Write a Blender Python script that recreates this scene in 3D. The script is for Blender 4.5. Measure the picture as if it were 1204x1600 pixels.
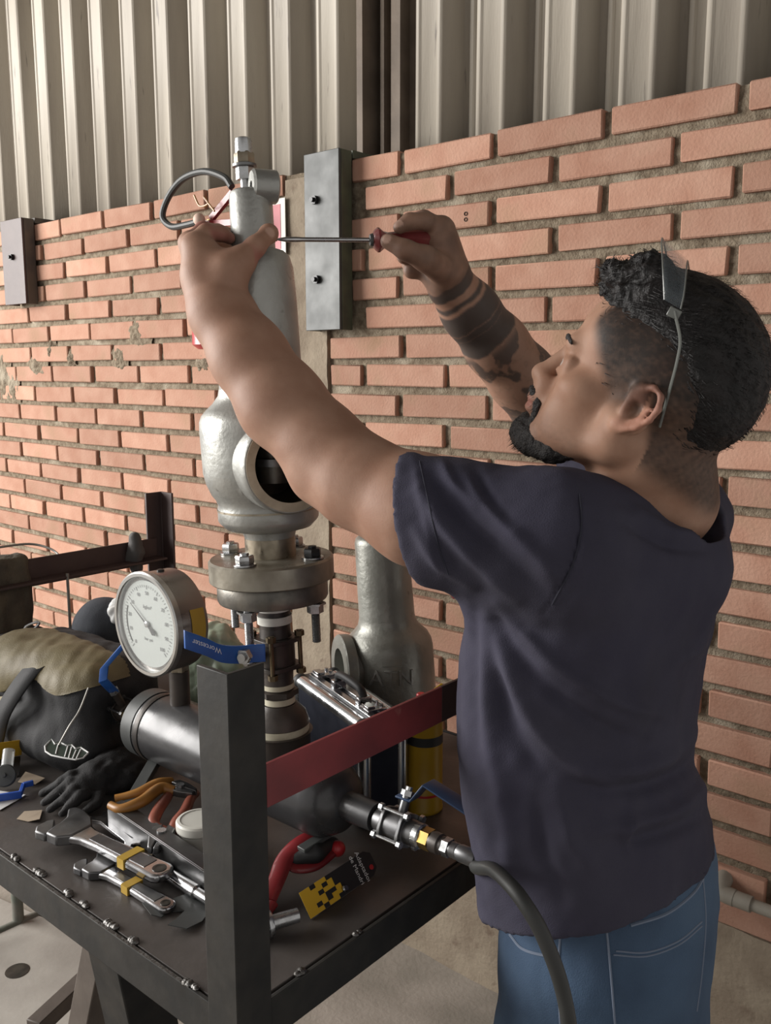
import bpy, bmesh, math, random
import numpy as np
from mathutils import Vector, Matrix, noise as mnoise

for o in list(bpy.data.objects):
    bpy.data.objects.remove(o, do_unlink=True)
scene = bpy.context.scene
COL = scene.collection
random.seed(7)
RNG = np.random.default_rng(7)

# ------------------------------------------------------------------ camera
CAM_H = 1.55
FPX = 1400.0
PITCH = math.radians(9.0)
cam_d = bpy.data.cameras.new('camera')
cam_d.sensor_fit = 'VERTICAL'
cam_d.sensor_height = 32.0
cam_d.lens = FPX / 1600.0 * 32.0
cam_d.clip_start = 0.05
cam = bpy.data.objects.new('camera', cam_d)
COL.objects.link(cam)
cam.location = (0, 0, CAM_H)
cam.rotation_euler = (math.radians(90) - PITCH, 0, 0)
scene.camera = cam

# ------------------------------------------------------------------ world and light
world = bpy.data.worlds.new('overcast_sky')
scene.world = world
world.use_nodes = True
bg = world.node_tree.nodes['Background']
bg.inputs['Color'].default_value = (1.0, 0.965, 0.925, 1)
bg.inputs['Strength'].default_value = 0.62

def area_light(name, loc, target, size, size_y, power, color):
    d = bpy.data.lights.new(name, 'AREA')
    d.shape = 'RECTANGLE'; d.size = size; d.size_y = size_y; d.energy = power; d.color = color
    o = bpy.data.objects.new(name, d); COL.objects.link(o)
    o.location = loc
    o.rotation_euler = (Vector(target) - Vector(loc)).to_track_quat('-Z', 'Y').to_euler()
    return o
# daylight coming in through the open end of the shed, far to the left
area_light('shed_opening_daylight', (-5.0, 2.2, 2.4), (0.0, 1.6, 1.4), 3.6, 2.6, 540, (1.0, 0.975, 0.94))

vs = scene.view_settings
vs.view_transform = 'Standard'
vs.look = 'None'
vs.exposure = 0.0
vs.gamma = 1.0
vs.use_curve_mapping = False

# ------------------------------------------------------------------ frames
cF = Vector((0, math.cos(PITCH), -math.sin(PITCH)))
cR = Vector((1, 0, 0))
cU = cR.cross(cF)
def ray(px, py):
    return cR * ((px - 602) / FPX) + cU * ((800 - py) / FPX) + cF
CAMP = Vector((0, 0, CAM_H))
def yp(px, py, Y):              # point seen at a pixel, at distance Y in front of the camera
    v = ray(px, py); return CAMP + v * (Y / v.y)
def zp(px, py, z):              # point seen at a pixel, at world height z
    v = ray(px, py); return CAMP + v * ((z - CAM_H) / v.z)
def project(P):
    q = Vector(P) - CAMP; d = q.dot(cF)
    return 602 + FPX * q.dot(cR) / d, 800 - FPX * q.dot(cU) / d, d
def pxm(px_len, py, Y):         # pixels -> metres at that depth
    v = ray(602, py); return px_len * (Y / v.y) / FPX

PSI = math.radians(40.36)
TW = Vector((math.cos(PSI), -math.sin(PSI), 0))     # along the wall, to the right
NW = Vector((math.sin(PSI), math.cos(PSI), 0))      # into the wall
ZU = Vector((0, 0, 1))
BL = 0.27                                           # brick module
WALL_D = 8.5176 * BL
def wl(s, z, out=0.0):          # point on the wall: s along it, height z, out = towards the room
    return Vector((0, WALL_D, 0)) + TW * s + ZU * z - NW * out
def wall_sz(px, py, out=0.0):
    v = ray(px, py); n = NW
    t = (Vector((0, WALL_D, 0)).dot(n) - out - CAMP.dot(n)) / v.dot(n)
    P = CAMP + v * t
    return (P - Vector((0, WALL_D, 0))).dot(TW), P.z

# ------------------------------------------------------------------ materials
MATS = {}
def mat(name, col, rough=0.6, metal=0.0, col2=None, scale=20.0, detail=6.0, lo=0.35, hi=0.65,
        bump=0.0, bscale=60.0, rvar=0.0, coat=0.0, stretch=None, rnd=0.0, spec=0.5, col3=None, scale3=4.0, lo3=.55, hi3=.7,
        trans=0.0, alpha=1.0, attr=None, sss=0.0, emit=None):
    if name in MATS: return MATS[name]
    m = bpy.data.materials.new(name); m.use_nodes = True; MATS[name] = m
    nt = m.node_tree; N = nt.nodes; L = nt.links
    b = N['Principled BSDF']
    b.inputs['Roughness'].default_value = rough
    b.inputs['Metallic'].default_value = metal
    b.inputs['Specular IOR Level'].default_value = spec
    if coat: b.inputs['Coat Weight'].default_value = coat; b.inputs['Coat Roughness'].default_value = .15
    if trans: b.inputs['Transmission Weight'].default_value = trans
    if alpha < 1: b.inputs['Alpha'].default_value = alpha
    if sss:
        b.inputs['Subsurface Weight'].default_value = sss
        b.inputs['Subsurface Radius'].default_value = (0.02, 0.008, 0.005)
    c4 = lambda c: (c[0], c[1], c[2], 1)
    tc = N.new('ShaderNodeTexCoord'); vec = tc.outputs['Object']
    if stretch:
        mp = N.new('ShaderNodeMapping'); mp.inputs['Scale'].default_value = stretch
        L.new(vec, mp.inputs['Vector']); vec = mp.outputs['Vector']
    oi = None
    if rnd:
        oi = N.new('ShaderNodeObjectInfo')
        ad = N.new('ShaderNodeVectorMath'); ad.operation = 'MULTIPLY_ADD'
        cmb = N.new('ShaderNodeCombineXYZ')
        for k in range(3): L.new(oi.outputs['Random'], cmb.inputs[k])
        L.new(cmb.outputs[0], ad.inputs[0]); ad.inputs[1].default_value = (37, 53, 71); L.new(vec, ad.inputs[2])
        vec = ad.outputs[0]
    out = None
    if attr:
        a = N.new('ShaderNodeAttribute'); a.attribute_name = attr; out = a.outputs['Color']
    def noise_fac(sc, lo, hi):
        nz = N.new('ShaderNodeTexNoise'); nz.inputs['Scale'].default_value = sc; nz.inputs['Detail'].default_value = detail
        L.new(vec, nz.inputs['Vector'])
        mr = N.new('ShaderNodeMapRange'); mr.inputs['From Min'].default_value = lo; mr.inputs['From Max'].default_value = hi
        L.new(nz.outputs['Fac'], mr.inputs['Value'])
        return mr.outputs['Result']
    def mix(fac, a, bcol, mode='MIX'):
        mx = N.new('ShaderNodeMix'); mx.data_type = 'RGBA'; mx.blend_type = mode
        if isinstance(fac, float): mx.inputs[0].default_value = fac
        else: L.new(fac, mx.inputs[0])
        for s, v in ((6, a), (7, bcol)):
            if isinstance(v, tuple): mx.inputs[s].default_value = v
            else: L.new(v, mx.inputs[s])
        return mx.outputs[2]
    fac = None
    if col2 is not None:
        fac = noise_fac(scale, lo, hi)
        if attr: out = mix(fac, out, mix(1.0, out, c4(col2), 'MULTIPLY'))
        else: out = mix(fac, c4(col), c4(col2))
    if col3 is not None:
        f3 = noise_fac(scale3, lo3, hi3)
        out = mix(f3, out if out is not None else c4(col), c4(col3))
    if out is None: b.inputs['Base Color'].default_value = c4(col)
    else:
        if rnd:
            hs = N.new('ShaderNodeHueSaturation')
            mr = N.new('ShaderNodeMapRange'); mr.inputs['To Min'].default_value = 1 - rnd; mr.inputs['To Max'].default_value = 1 + rnd
            L.new(oi.outputs['Random'], mr.inputs['Value']); L.new(mr.outputs['Result'], hs.inputs['Value'])
            L.new(out, hs.inputs['Color']); out = hs.outputs['Color']
        L.new(out, b.inputs['Base Color'])
    if rvar:
        f = noise_fac(scale * 1.7 if col2 is not None else 25, .3, .7)
        mr = N.new('ShaderNodeMapRange'); mr.inputs['To Min'].default_value = max(.03, rough - rvar); mr.inputs['To Max'].default_value = min(1, rough + rvar)
        L.new(f, mr.inputs['Value']); L.new(mr.outputs['Result'], b.inputs['Roughness'])
    if bump:
        nz = N.new('ShaderNodeTexNoise'); nz.inputs['Scale'].default_value = bscale; nz.inputs['Detail'].default_value = 5
        L.new(vec, nz.inputs['Vector'])
        bp = N.new('ShaderNodeBump'); bp.inputs['Strength'].default_value = bump; bp.inputs['Distance'].default_value = 0.004
        L.new(nz.outputs['Fac'], bp.inputs['Height']); L.new(bp.outputs['Normal'], b.inputs['Normal'])
    if emit:
        b.inputs['Emission Color'].default_value = c4(emit[0]); b.inputs['Emission Strength'].default_value = emit[1]
    return m

# ------------------------------------------------------------------ mesh building
class MB:
    def __init__(s): s.v = []; s.f = []
    def add(s, verts, faces):
        o = len(s.v); s.v += [tuple(v) for v in verts]; s.f += [tuple(i + o for i in f) for f in faces]; return s
    def box(s, c, ax, ay, az, sx, sy, sz):
        c = Vector(c); ax = Vector(ax).normalized(); ay = Vector(ay).normalized(); az = Vector(az).normalized()
        vs_ = [c + ax * (sx / 2 * i) + ay * (sy / 2 * j) + az * (sz / 2 * k) for i in (-1, 1) for j in (-1, 1) for k in (-1, 1)]
        return s.add(vs_, [(0, 1, 3, 2), (4, 6, 7, 5), (0, 4, 5, 1), (2, 3, 7, 6), (0, 2, 6, 4), (1, 5, 7, 3)])
    def prism(s, poly, depth):          # poly: list of 3D points, depth: vector
        n = len(poly); d = Vector(depth)
        vs_ = [Vector(p) for p in poly] + [Vector(p) + d for p in poly]
        fs = [tuple(range(n))[::-1], tuple(range(n, 2 * n))] + [(i, (i + 1) % n, n + (i + 1) % n, n + i) for i in range(n)]
        return s.add(vs_, fs)
    def lathe(s, prof, org, axis, n=32, ref=None, cap=True):   # prof: (r, h) along axis
        org = Vector(org); a = Vector(axis).normalized()
        e1 = (Vector(ref) if ref is not None else (Vector((1, 0, 0)) if abs(a.x) < .8 else Vector((0, 1, 0))))
        e1 = (e1 - a * e1.dot(a)).normalized(); e2 = a.cross(e1)
        vs_ = []; fs = []
        for r, h in prof:
            for k in range(n):
                t = 2 * math.pi * k / n
                vs_.append(org + a * h + (e1 * math.cos(t) + e2 * math.sin(t)) * r)
        for i in range(len(prof) - 1):
            for k in range(n):
                k2 = (k + 1) % n
                fs.append((i * n + k, i * n + k2, (i + 1) * n + k2, (i + 1) * n + k))
        if cap:
            if prof[0][0] > 1e-6: fs.append(tuple(range(n))[::-1])
            if prof[-1][0] > 1e-6: fs.append(tuple((len(prof) - 1) * n + k for k in range(n)))
        return s.add(vs_, fs)
    def cyl(s, p0, p1, r0, r1=None, n=24, ref=None):
        p0 = Vector(p0); p1 = Vector(p1); r1 = r0 if r1 is None else r1
        return s.lathe([(r0, 0), (r1, (p1 - p0).length)], p0, p1 - p0, n, ref)
    def hexa(s, p0, p1, r, ref=None): return s.cyl(p0, p1, r, r, 6, ref)
    def sphere(s, c, r, n=16, m=10, sc=(1, 1, 1)):
        c = Vector(c); vs_ = []; fs = []
        for i in range(m + 1):
            p = math.pi * i / m
            for k in range(n):
                t = 2 * math.pi * k / n
                vs_.append(c + Vector((math.sin(p) * math.cos(t) * r * sc[0], math.sin(p) * math.sin(t) * r * sc[1], math.cos(p) * r * sc[2])))
        for i in range(m):
            for k in range(n):
                k2 = (k + 1) % n
                fs.append((i * n + k, (i + 1) * n + k, (i + 1) * n + k2, i * n + k2))
        return s.add(vs_, fs)
    def tube(s, pts, r, n=10, closed=False, flat=1.0, up=None):
        pts = [Vector(p) for p in pts]; m = len(pts)
        rr = r if isinstance(r, (list, tuple)) else [r] * m
        vs_ = []; fs = []
        prev = None
        for i, p in enumerate(pts):
            if closed: d = pts[(i + 1) % m] - pts[i - 1]
            else: d = pts[min(i + 1, m - 1)] - pts[max(i - 1, 0)]
            d.normalize()
            if prev is None:
                e = Vector(up) if up is not None else (Vector((0, 0, 1)) if abs(d.z) < .9 else Vector((1, 0, 0)))
            else: e = prev
            e = (e - d * e.dot(d)).normalized(); prev = e
            g = d.cross(e)
            for k in range(n):
                t = 2 * math.pi * k / n
                vs_.append(p + (e * math.cos(t) * flat + g * math.sin(t)) * rr[i])
        for i in range(m if closed else m - 1):
            j = (i + 1) % m
            for k in range(n):
                k2 = (k + 1) % n
                fs.append((i * n + k, i * n + k2, j * n + k2, j * n + k))
        if not closed:
            fs.append(tuple(range(n))[::-1]); fs.append(tuple((m - 1) * n + k for k in range(n)))
        return s.add(vs_, fs)
    def grid(s, pts, cols):             # pts in row-major order
        rows = len(pts) // cols
        return s.add(pts, [(i * cols + j, i * cols + j + 1, (i + 1) * cols + j + 1, (i + 1) * cols + j) for i in range(rows - 1) for j in range(cols - 1)])
    def mesh(s, name, angle=35):
        me = bpy.data.meshes.new(name); me.from_pydata([tuple(v) for v in s.v], [], s.f); me.validate()
        bm = bmesh.new(); bm.from_mesh(me); bmesh.ops.recalc_face_normals(bm, faces=bm.faces); bm.to_mesh(me); bm.free()
        me.polygons.foreach_set('use_smooth', [True] * len(me.polygons))
        me.set_sharp_from_angle(angle=math.radians(angle))
        return me
    def build(s, name, m, parent=None, bevel=0.0, angle=35, segs=2, solid=0.0, sub=0):
        me = s.mesh(name, angle)
        return link(name, me, m, parent, bevel, segs, solid, sub)

def link(name, me, m, parent=None, bevel=0.0, segs=2, solid=0.0, sub=0):
    if m is not None:
        me.materials.clear(); me.materials.append(m)
    o = bpy.data.objects.new(name, me); COL.objects.link(o)
    if parent is not None:
        o.parent = parent
        o.matrix_parent_inverse = Matrix.Translation(-parent.location) if parent.type == 'EMPTY' else Matrix.Identity(4)
    if solid:
        md = o.modifiers.new('thick', 'SOLIDIFY'); md.thickness = solid; md.offset = 0
    if bevel:
        md = o.modifiers.new('bevel', 'BEVEL'); md.width = bevel; md.segments = segs; md.limit_method = 'ANGLE'; md.angle_limit = math.radians(40)
        md.harden_normals = False
    if sub:
        md = o.modifiers.new('sub', 'SUBSURF'); md.levels = sub; md.render_levels = sub
    return o
def tag(o, label=None, cat=None, group=None, kind=None):
    if label: o['label'] = label
    if cat: o['category'] = cat
    if group: o['group'] = group
    if kind: o['kind'] = kind
    return o
def thing(name, loc, label, cat, group=None):
    o = bpy.data.objects.new(name, None); COL.objects.link(o)
    o.empty_display_size = .05
    o.location = Vector(loc)
    return tag(o, label, cat, group)
def spline(pts, n=8):                   # Catmull-Rom through points
    P = [Vector(p) for p in pts]; out = []
    P = [P[0] * 2 - P[1]] + P + [P[-1] * 2 - P[-2]]
    for i in range(1, len(P) - 2):
        a, b, c, d = P[i - 1], P[i], P[i + 1], P[i + 2]
        for k in range(n):
            t = k / n
            out.append(0.5 * ((2 * b) + (c - a) * t + (2 * a - 5 * b + 4 * c - d) * t * t + (3 * b - a - 3 * c + d) * t ** 3))
    out.append(P[-2]); return out
def text_part(name, body, origin, xdir, ydir, size, m, parent, depth=0.0004):
    cu = bpy.data.curves.new(name, 'FONT'); cu.body = body; cu.size = size; cu.extrude = depth; cu.align_x = 'CENTER'; cu.align_y = 'CENTER'
    cu.resolution_u = 3
    o = bpy.data.objects.new(name, cu); COL.objects.link(o)
    dg = bpy.context.evaluated_depsgraph_get(); dg.update()
    me = bpy.data.meshes.new_from_object(o.evaluated_get(dg))
    bpy.data.objects.remove(o)
    x = Vector(xdir).normalized(); y = Vector(ydir).normalized(); z = x.cross(y)
    M4 = Matrix((x, y, z)).transposed().to_4x4(); M4.translation = Vector(origin)
    me.transform(M4)
    return link(name, me, m, parent)
def nz(p, s): return mnoise.noise(Vector(p) * s)

# ------------------------------------------------------------------ setting: brick wall
m_brick = mat('brick_clay', (.325, .172, .120), .9, col2=(.395, .235, .172), scale=14, rnd=.16, bump=.35, bscale=160, lo=.3, hi=.7,
              col3=(.27, .165, .105), scale3=7, lo3=.56, hi3=.78, spec=.2)
m_mortar = mat('mortar_rough', (.225, .185, .135), .95, col2=(.13, .10, .07), scale=70, bump=.9, bscale=220, spec=.15, col3=(.30, .26, .20), scale3=9)
m_concrete = mat('concrete_raw', (.27, .225, .17), .95, col2=(.20, .16, .12), scale=11, bump=.6, bscale=90, spec=.2, col3=(.16, .12, .09), scale3=25, lo3=.6, hi3=.75)
m_floor = mat('floor_cement', (.30, .265, .23), .9, col2=(.22, .195, .165), scale=6, bump=.35, bscale=80, spec=.25, col3=(.22, .20, .17), scale3=3)
BH = .2699 * BL                          # course height
Z_ROW0 = CAM_H + 1.7355 * BL             # underside of the top course
WTOP = Z_ROW0 + .056
N_ROWS = 23
PIL_L = wall_sz(449, 400)[0]
PIL_R = wall_sz(513, 620)[0]
S_MIN, S_MAX = -2.35, 1.45
Z_BASE = Z_ROW0 - (N_ROWS - 1) * BH - .012
def mortar_grid(s0, s1, z0, z1, step, amp, base, name, m, sc=38):
    ns = max(2, int((s1 - s0) / step)); nzr = max(2, int((z1 - z0) / step))
    pts = []
    for i in range(nzr + 1):
        for j in range(ns + 1):
            s = s0 + (s1 - s0) * j / ns; z = z0 + (z1 - z0) * i / nzr
            out = base + amp * mnoise.fractal(Vector((s * sc, z * sc * 1.4, 3.1)), .8, 2.1, 3)
            pts.append(wl(s, z, out))
    g = MB().grid(pts, ns + 1)
    return g
g = mortar_grid(S_MIN, S_MAX, Z_BASE, WTOP - .006, .0105, .0042, -.009, 'wall', m_mortar)
# top and back of the masonry so that it is a solid wall
g.box(wl((S_MIN + S_MAX) / 2, (Z_BASE + WTOP) / 2 - .006, -.075), TW, NW, ZU, S_MAX - S_MIN, .115, WTOP - Z_BASE - .012)
wall = g.build('wall_back', m_mortar); tag(wall, kind='structure')
# bricks
brick_meshes = []
for k in range(6):
    b = MB(); bm = bmesh.new(); bmesh.ops.create_cube(bm, size=1)
    bmesh.ops.scale(bm, vec=(BL - .019, .07, .0545), verts=bm.verts)
    bmesh.ops.bevel(bm, geom=bm.edges[:], offset=.0028, segments=1, affect='EDGES')
    for v in bm.verts:
        v.co += Vector((nz(v.co + Vector((k * 3.3, 0, 0)), 21) * .0035, nz(v.co + Vector((0, k * 5.1, 2)), 17) * .002, nz(v.co + Vector((0, 7, k * 2.7)), 23) * .0028))
    me = bpy.data.meshes.new('brick'); bm.to_mesh(me); bm.free()
    me.polygons.foreach_set('use_smooth', [True] * len(me.polygons)); me.set_sharp_from_angle(angle=math.radians(35))
    me.materials.append(m_brick); brick_meshes.append(me)
RW = Matrix((TW, NW, ZU)).transposed().to_4x4()
rest_bm = bmesh.new(); n_br = 0
# the two steel brackets and the pillar interrupt the courses
BR1 = (wall_sz(474, 400)[0], wall_sz(541, 300)[0])
def brick_at(s0, s1, row):
    global n_br
    ln = s1 - s0 - .019
    if ln < .03: return
    z = Z_ROW0 - row * BH + .0272
    c = wl((s0 + s1) / 2 + random.uniform(-.002, .002), z + random.uniform(-.0015, .0015), -.035 + .004 + random.uniform(-.003, .0035))
    px, py, d = project(c)
    me = random.choice(brick_meshes)
    rot = Matrix.Rotation(random.uniform(-.006, .006), 4, 'Y') @ Matrix.Rotation(random.uniform(-.01, .01), 4, 'Z')
    M4 = Matrix.Translation(c) @ RW @ rot @ Matrix.Diagonal((ln / (BL - .019), 1, random.uniform(.96, 1.03), 1))
    if -45 < px < 1250 and py < 1545:
        o = bpy.data.objects.new('brick', me); COL.objects.link(o); o.parent = wall; o.matrix_world = M4; n_br += 1
    else:
        t = me.copy(); t.transform(M4); rest_bm.from_mesh(t); bpy.data.meshes.remove(t)
for r in range(N_ROWS):
    pr = (.20 if r % 2 == 0 else .735) + random.uniform(-.03, .03)
    # right of the pillar
    edges = [PIL_R + .004]
    k = math.floor(PIL_R / BL) - 1
    while (k + pr) * BL < S_MAX + BL:
        e = (k + pr) * BL
        if e > PIL_R + .035: edges.append(e)
        k += 1
    if r < 6: edges = [max(e, BR1[1] + .012 + 0 * r) if i == 0 else e for i, e in enumerate(edges)]; edges = [e for i, e in enumerate(edges) if i == 0 or e > edges[0] + .03]
    for a, b_ in zip(edges[:-1], edges[1:]): brick_at(a, b_, r)
    # left of the pillar
    pl = (.465 if r % 2 == 0 else .96) + random.uniform(-.02, .02) + .012 * r
    edges = [PIL_L - .004]; k = math.ceil(PIL_L / BL) + 1
    while (k + pl) * BL > S_MIN - BL:
        e = (k + pl) * BL
        if e < PIL_L - .035: edges.append(e)
        k -= 1
    for a, b_ in zip(edges[:-1], edges[1:]): brick_at(b_, a, r)
rme = bpy.data.meshes.new('brick_rest'); rest_bm.to_mesh(rme); rest_bm.free()
rme.polygons.foreach_set('use_smooth', [True] * len(rme.polygons)); rme.set_sharp_from_angle(angle=math.radians(35))
ro = link('brick_rest', rme, m_brick, wall); tag(ro, kind='stuff')
# mortar smears on the brick faces
for (px, py, rx, rz_) in ((215, 522, .075, .055), (186, 560, .05, .045), (58, 572, .08, .05), (20, 610, .05, .06), (318, 570, .05, .03), (110, 560, .03, .035), (5, 590, .06, .1), (80, 548, .03, .04)):
    s, z = wall_sz(px, py); pts = []; n = 44
    for i in range(n + 1):
        for j in range(n + 1):
            a = (i / n - .5) * 2; b_ = (j / n - .5) * 2
            r = math.hypot(a, b_) + .45 * nz((a * 1.6 + px, b_ * 1.6, 1), 1.5)
            h = max(-.014, .012 * (1 - r * 1.25)) + .002 * nz((a + px, b_, 0), 6)
            pts.append(wl(s + b_ * rx, z + a * rz_, h))
    MB().grid(pts, n + 1).build('mortar_smear', m_mortar, wall)
# two drill holes in one brick
for px, py in ((727, 334), (727, 343)):
    s, z = wall_sz(px, py, .008); g = MB().lathe([(.0022, -.004), (.0048, .0006), (.0040, .0014), (.002, -.002)], wl(s, z, .0075), -NW, 12); g.build('drill_hole', mat('hole_dark', (.03, .025, .02), .9), wall)
# concrete pillar
g = mortar_grid(PIL_L, PIL_R, Z_BASE - .4, WTOP - .02, .014, .0028, .004, 'pillar', m_concrete, 22)
g.box(wl((PIL_L + PIL_R) / 2, (WTOP + Z_BASE - .4) / 2 - .03, -.06), TW, NW, ZU, PIL_R - PIL_L, .125, WTOP - Z_BASE + .36)
tag(g.build('wall_pillar', m_concrete), kind='structure')
# concrete foot of the wall, floor
g = MB()
z_top = Z_BASE + .012
pts = []
nx = 90
for i in range(15):
    for j in range(nx + 1):
        s = S_MIN + (S_MAX - S_MIN) * j / nx
        if i <= 4: out = -.02 + .028 * i / 4; z = z_top
        else: out = .01 + .004 * (i - 4) / 10; z = z_top - (z_top + .02) * (i - 4) / 10
        out += .006 * nz((s * 5, z * 9, 0), 2) + .003 * nz((s * 30, z * 30, 0), 1)
        pts.append(wl(s, z + (.005 * nz((s * 8, 0, 3), 1.5) if i < 6 else 0), out))
g.grid(pts, nx + 1)
g.box(wl((S_MIN + S_MAX) / 2, (z_top - .03) / 2, -.07), TW, NW, ZU, S_MAX - S_MIN, .13, z_top - .0)
tag(g.build('trim_1', m_concrete), kind='structure')
g = MB(); pts = []
nf = 60
for i in range(nf + 1):
    for j in range(nf + 1):
        s = -4.2 + 7.5 * j / nf; o_ = -.1 + 5.0 * i / nf
        p = wl(s, 0, o_); pts.append(Vector((p.x, p.y, .004 * nz((p.x * 3, p.y * 3, 0), 1))))
g.grid(pts, nf + 1)
tag(g.build('floor', m_floor), kind='structure')
# metal cladding above the brick
m_clad = mat('cladding_sheet', (.37, .335, .28), .55, col2=(.27, .24, .20), scale=9, detail=8, bump=.12, bscale=260, stretch=(1, 1, .12), metal=.0, spec=.4, col3=(.16, .14, .12), scale3=60, lo3=.66, hi3=.74)
m_darksteel = mat('steel_dark_paint', (.055, .048, .045), .6, col2=(.09, .075, .06), scale=18, bump=.1)
PER = .186
prof_u = [(0, 0), (.005, .004), (.012, .004), (.017, 0), (.066, 0), (.071, .004), (.078, .004), (.083, 0), (.103, -.062), (.122, -.062), (.127, -.056), (.136, -.056), (.141, -.062), (.166, -.062)]
clad = None
COL_S0, COL_S1 = wall_sz(562, 120, -.10)[0], wall_sz(636, 120, -.10)[0]
def sheet(s0, nper, z0=WTOP - .16, z1=4.0):
    global clad
    pts = []
    prof = []
    for k in range(nper):
        for u, h in prof_u: prof.append((s0 + k * PER + u, h))
    prof.append((s0 + nper * PER, 0))
    for z in (z0, (z0 + z1) / 2, z1):
        for s, h in prof: pts.append(wl(s, z, -.135 + h + (.004 if clad and len(clad.children) % 2 else 0)))
    g = MB().grid(pts, len(prof))
    o = g.build('cladding_sheet', m_clad, clad, angle=20, solid=.0012)
    return o
# girt that carries the sheets
g = MB().box(wl(-.8, 3.75, -.24), TW, NW, ZU, 4.6, .06, .12)
clad = g.build('wall_upper', m_darksteel); tag(clad, kind='structure')
s_r = COL_S1
for k in range(3): sheet(s_r + k * 5 * PER, 5)
s_l = COL_S0
for k in range(3): sheet(s_l - (k + 1) * 5 * PER, 5)
g = MB()
cs = (COL_S0 + COL_S1) / 2
g.box(wl(cs, 3.0, -.17), TW, NW, ZU, COL_S1 - COL_S0 + .03, .012, 2.3)
g.box(wl(COL_S0 + .012, 3.0, -.13), TW, NW, ZU, .02, .09, 2.3)
g.box(wl(COL_S0 + .055, 3.0, -.15), TW, NW, ZU, .012, .05, 2.3)
g.box(wl(COL_S0 + .10, 3.0, -.15), TW, NW, ZU, .03, .05, 2.3)
tag(g.build('wall_column', mat('column_rust_brown', (.10, .075, .055), .7, col2=(.15, .115, .085), scale=12, bump=.2)), kind='structure')

# unseen roof of the open shed, added to block sky light from above
g = MB().box(wl(-.4, 4.05, 2.3), TW, NW, ZU, 8.0, 5.2, .04)
tag(g.build('sky_blocking_ceiling', m_darksteel), kind='structure')

# ================================================================== materials for objects
m_galv = mat('steel_galvanised', (.060, .063, .062), .5, .2, col2=(.050, .053, .052), scale=10, bump=.06, rvar=.06)
m_green = mat('steel_green_paint', (.075, .085, .05), .6, col2=(.05, .05, .035), scale=20, bump=.08)
m_black = mat('steel_black_oiled', (.013, .0128, .012), .6, .0, col2=(.026, .024, .021), scale=22, bump=.12, rvar=.08, spec=.35)
m_plate = mat('bench_plate_steel', (.042, .036, .033), .5, .2, col2=(.085, .074, .068), scale=5, detail=9, bump=.15, bscale=50, rvar=.15, col3=(.10, .06, .045), scale3=4, lo3=.58, hi3=.75)
m_weld = mat('weld_bead', (.16, .155, .15), .35, .8, col2=(.08, .075, .07), scale=90, bump=.4, bscale=300)
m_red = mat('rail_red_paint', (.24, .042, .045), .5, col2=(.15, .03, .032), scale=13, bump=.1, col3=(.30, .12, .10), scale3=17, lo3=.66, hi3=.72)
m_railblk = mat('rail_black_paint', (.03, .02, .02), .5, col2=(.05, .03, .03), scale=13, bump=.1)
m_raildk = mat('rail_brown_paint', (.045, .026, .025), .5, col2=(.06, .038, .035), scale=13, bump=.1)
m_cast = mat('cast_silver_paint', (.35, .352, .33), .38, .5, col2=(.25, .25, .235), scale=13, detail=9, bump=.16, bscale=130, rvar=.14, col3=(.12, .115, .10), scale3=45, lo3=.66, hi3=.8)
m_cast2 = mat('cast_grey_paint', (.25, .25, .225), .42, .4, col2=(.17, .17, .15), scale=11, detail=9, bump=.2, bscale=110, rvar=.14, col3=(.09, .09, .07), scale3=40, lo3=.66, hi3=.8)
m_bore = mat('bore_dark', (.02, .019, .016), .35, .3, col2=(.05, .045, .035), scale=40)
m_rust = mat('machined_tarnished', (.33, .29, .22), .38, .7, col2=(.18, .15, .11), scale=30, bump=.15, rvar=.15)
m_flange = mat('flange_oily_steel', (.28, .26, .215), .4, .6, col2=(.17, .15, .115), scale=18, detail=8, bump=.15, rvar=.15)
m_flange2 = mat('flange_dark_steel', (.10, .095, .085), .4, .6, col2=(.18, .165, .14), scale=34, bump=.2)
m_zinc = mat('zinc_bolt', (.46, .47, .48), .28, .9, col2=(.34, .34, .34), scale=60, rvar=.1)
m_chrome = mat('chrome_tool', (.52, .52, .53), .2, 1.0, col2=(.36, .36, .37), scale=22, rvar=.1)
m_satin = mat('satin_tool_steel', (.12, .12, .125), .38, .85, col2=(.19, .19, .19), scale=30, rvar=.1)
m_blackbolt = mat('black_bolt', (.018, .018, .019), .4, .3)
m_vessel = mat('vessel_grey_black', (.034, .034, .036), .33, .3, col2=(.055, .054, .056), scale=9, bump=.06, rvar=.1)
m_iron = mat('malleable_iron', (.028, .024, .022), .42, .3, col2=(.06, .048, .04), scale=18, bump=.15)
m_tape = mat('thread_tape_white', (.62, .61, .57), .6, col2=(.45, .44, .40), scale=50)
m_tape2 = mat('thread_tape_dirty', (.50, .47, .36), .65, col2=(.35, .32, .24), scale=40)
m_blue = mat('handle_blue_vinyl', (.02, .10, .36), .42, col2=(.015, .075, .28), scale=30)
m_navy = mat('handle_navy_vinyl', (.025, .05, .11), .35, col2=(.02, .04, .085), scale=30)
m_brass = mat('brass', (.50, .34, .10), .35, .9, col2=(.36, .24, .08), scale=40)
m_gauge = mat('gauge_case_steel', (.30, .285, .27), .3, .85, col2=(.22, .21, .20), scale=8, rvar=.1)
m_bezel = mat('gauge_bezel', (.42, .42, .41), .28, .9)
m_dial = mat('dial_white', (.40, .43, .41), .6)
m_ink = mat('ink_black', (.015, .015, .015), .6)
m_glass = mat('gauge_glass', (.95, .97, .96), .03, alpha=.12, spec=.6)
m_yellow = mat('sticker_yellow', (.42, .27, .03), .5, col2=(.36, .22, .03), scale=20)
m_alu = mat('aluminium_extrusion', (.62, .63, .64), .22, .95, col2=(.50, .51, .52), scale=14, rvar=.08)
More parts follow.
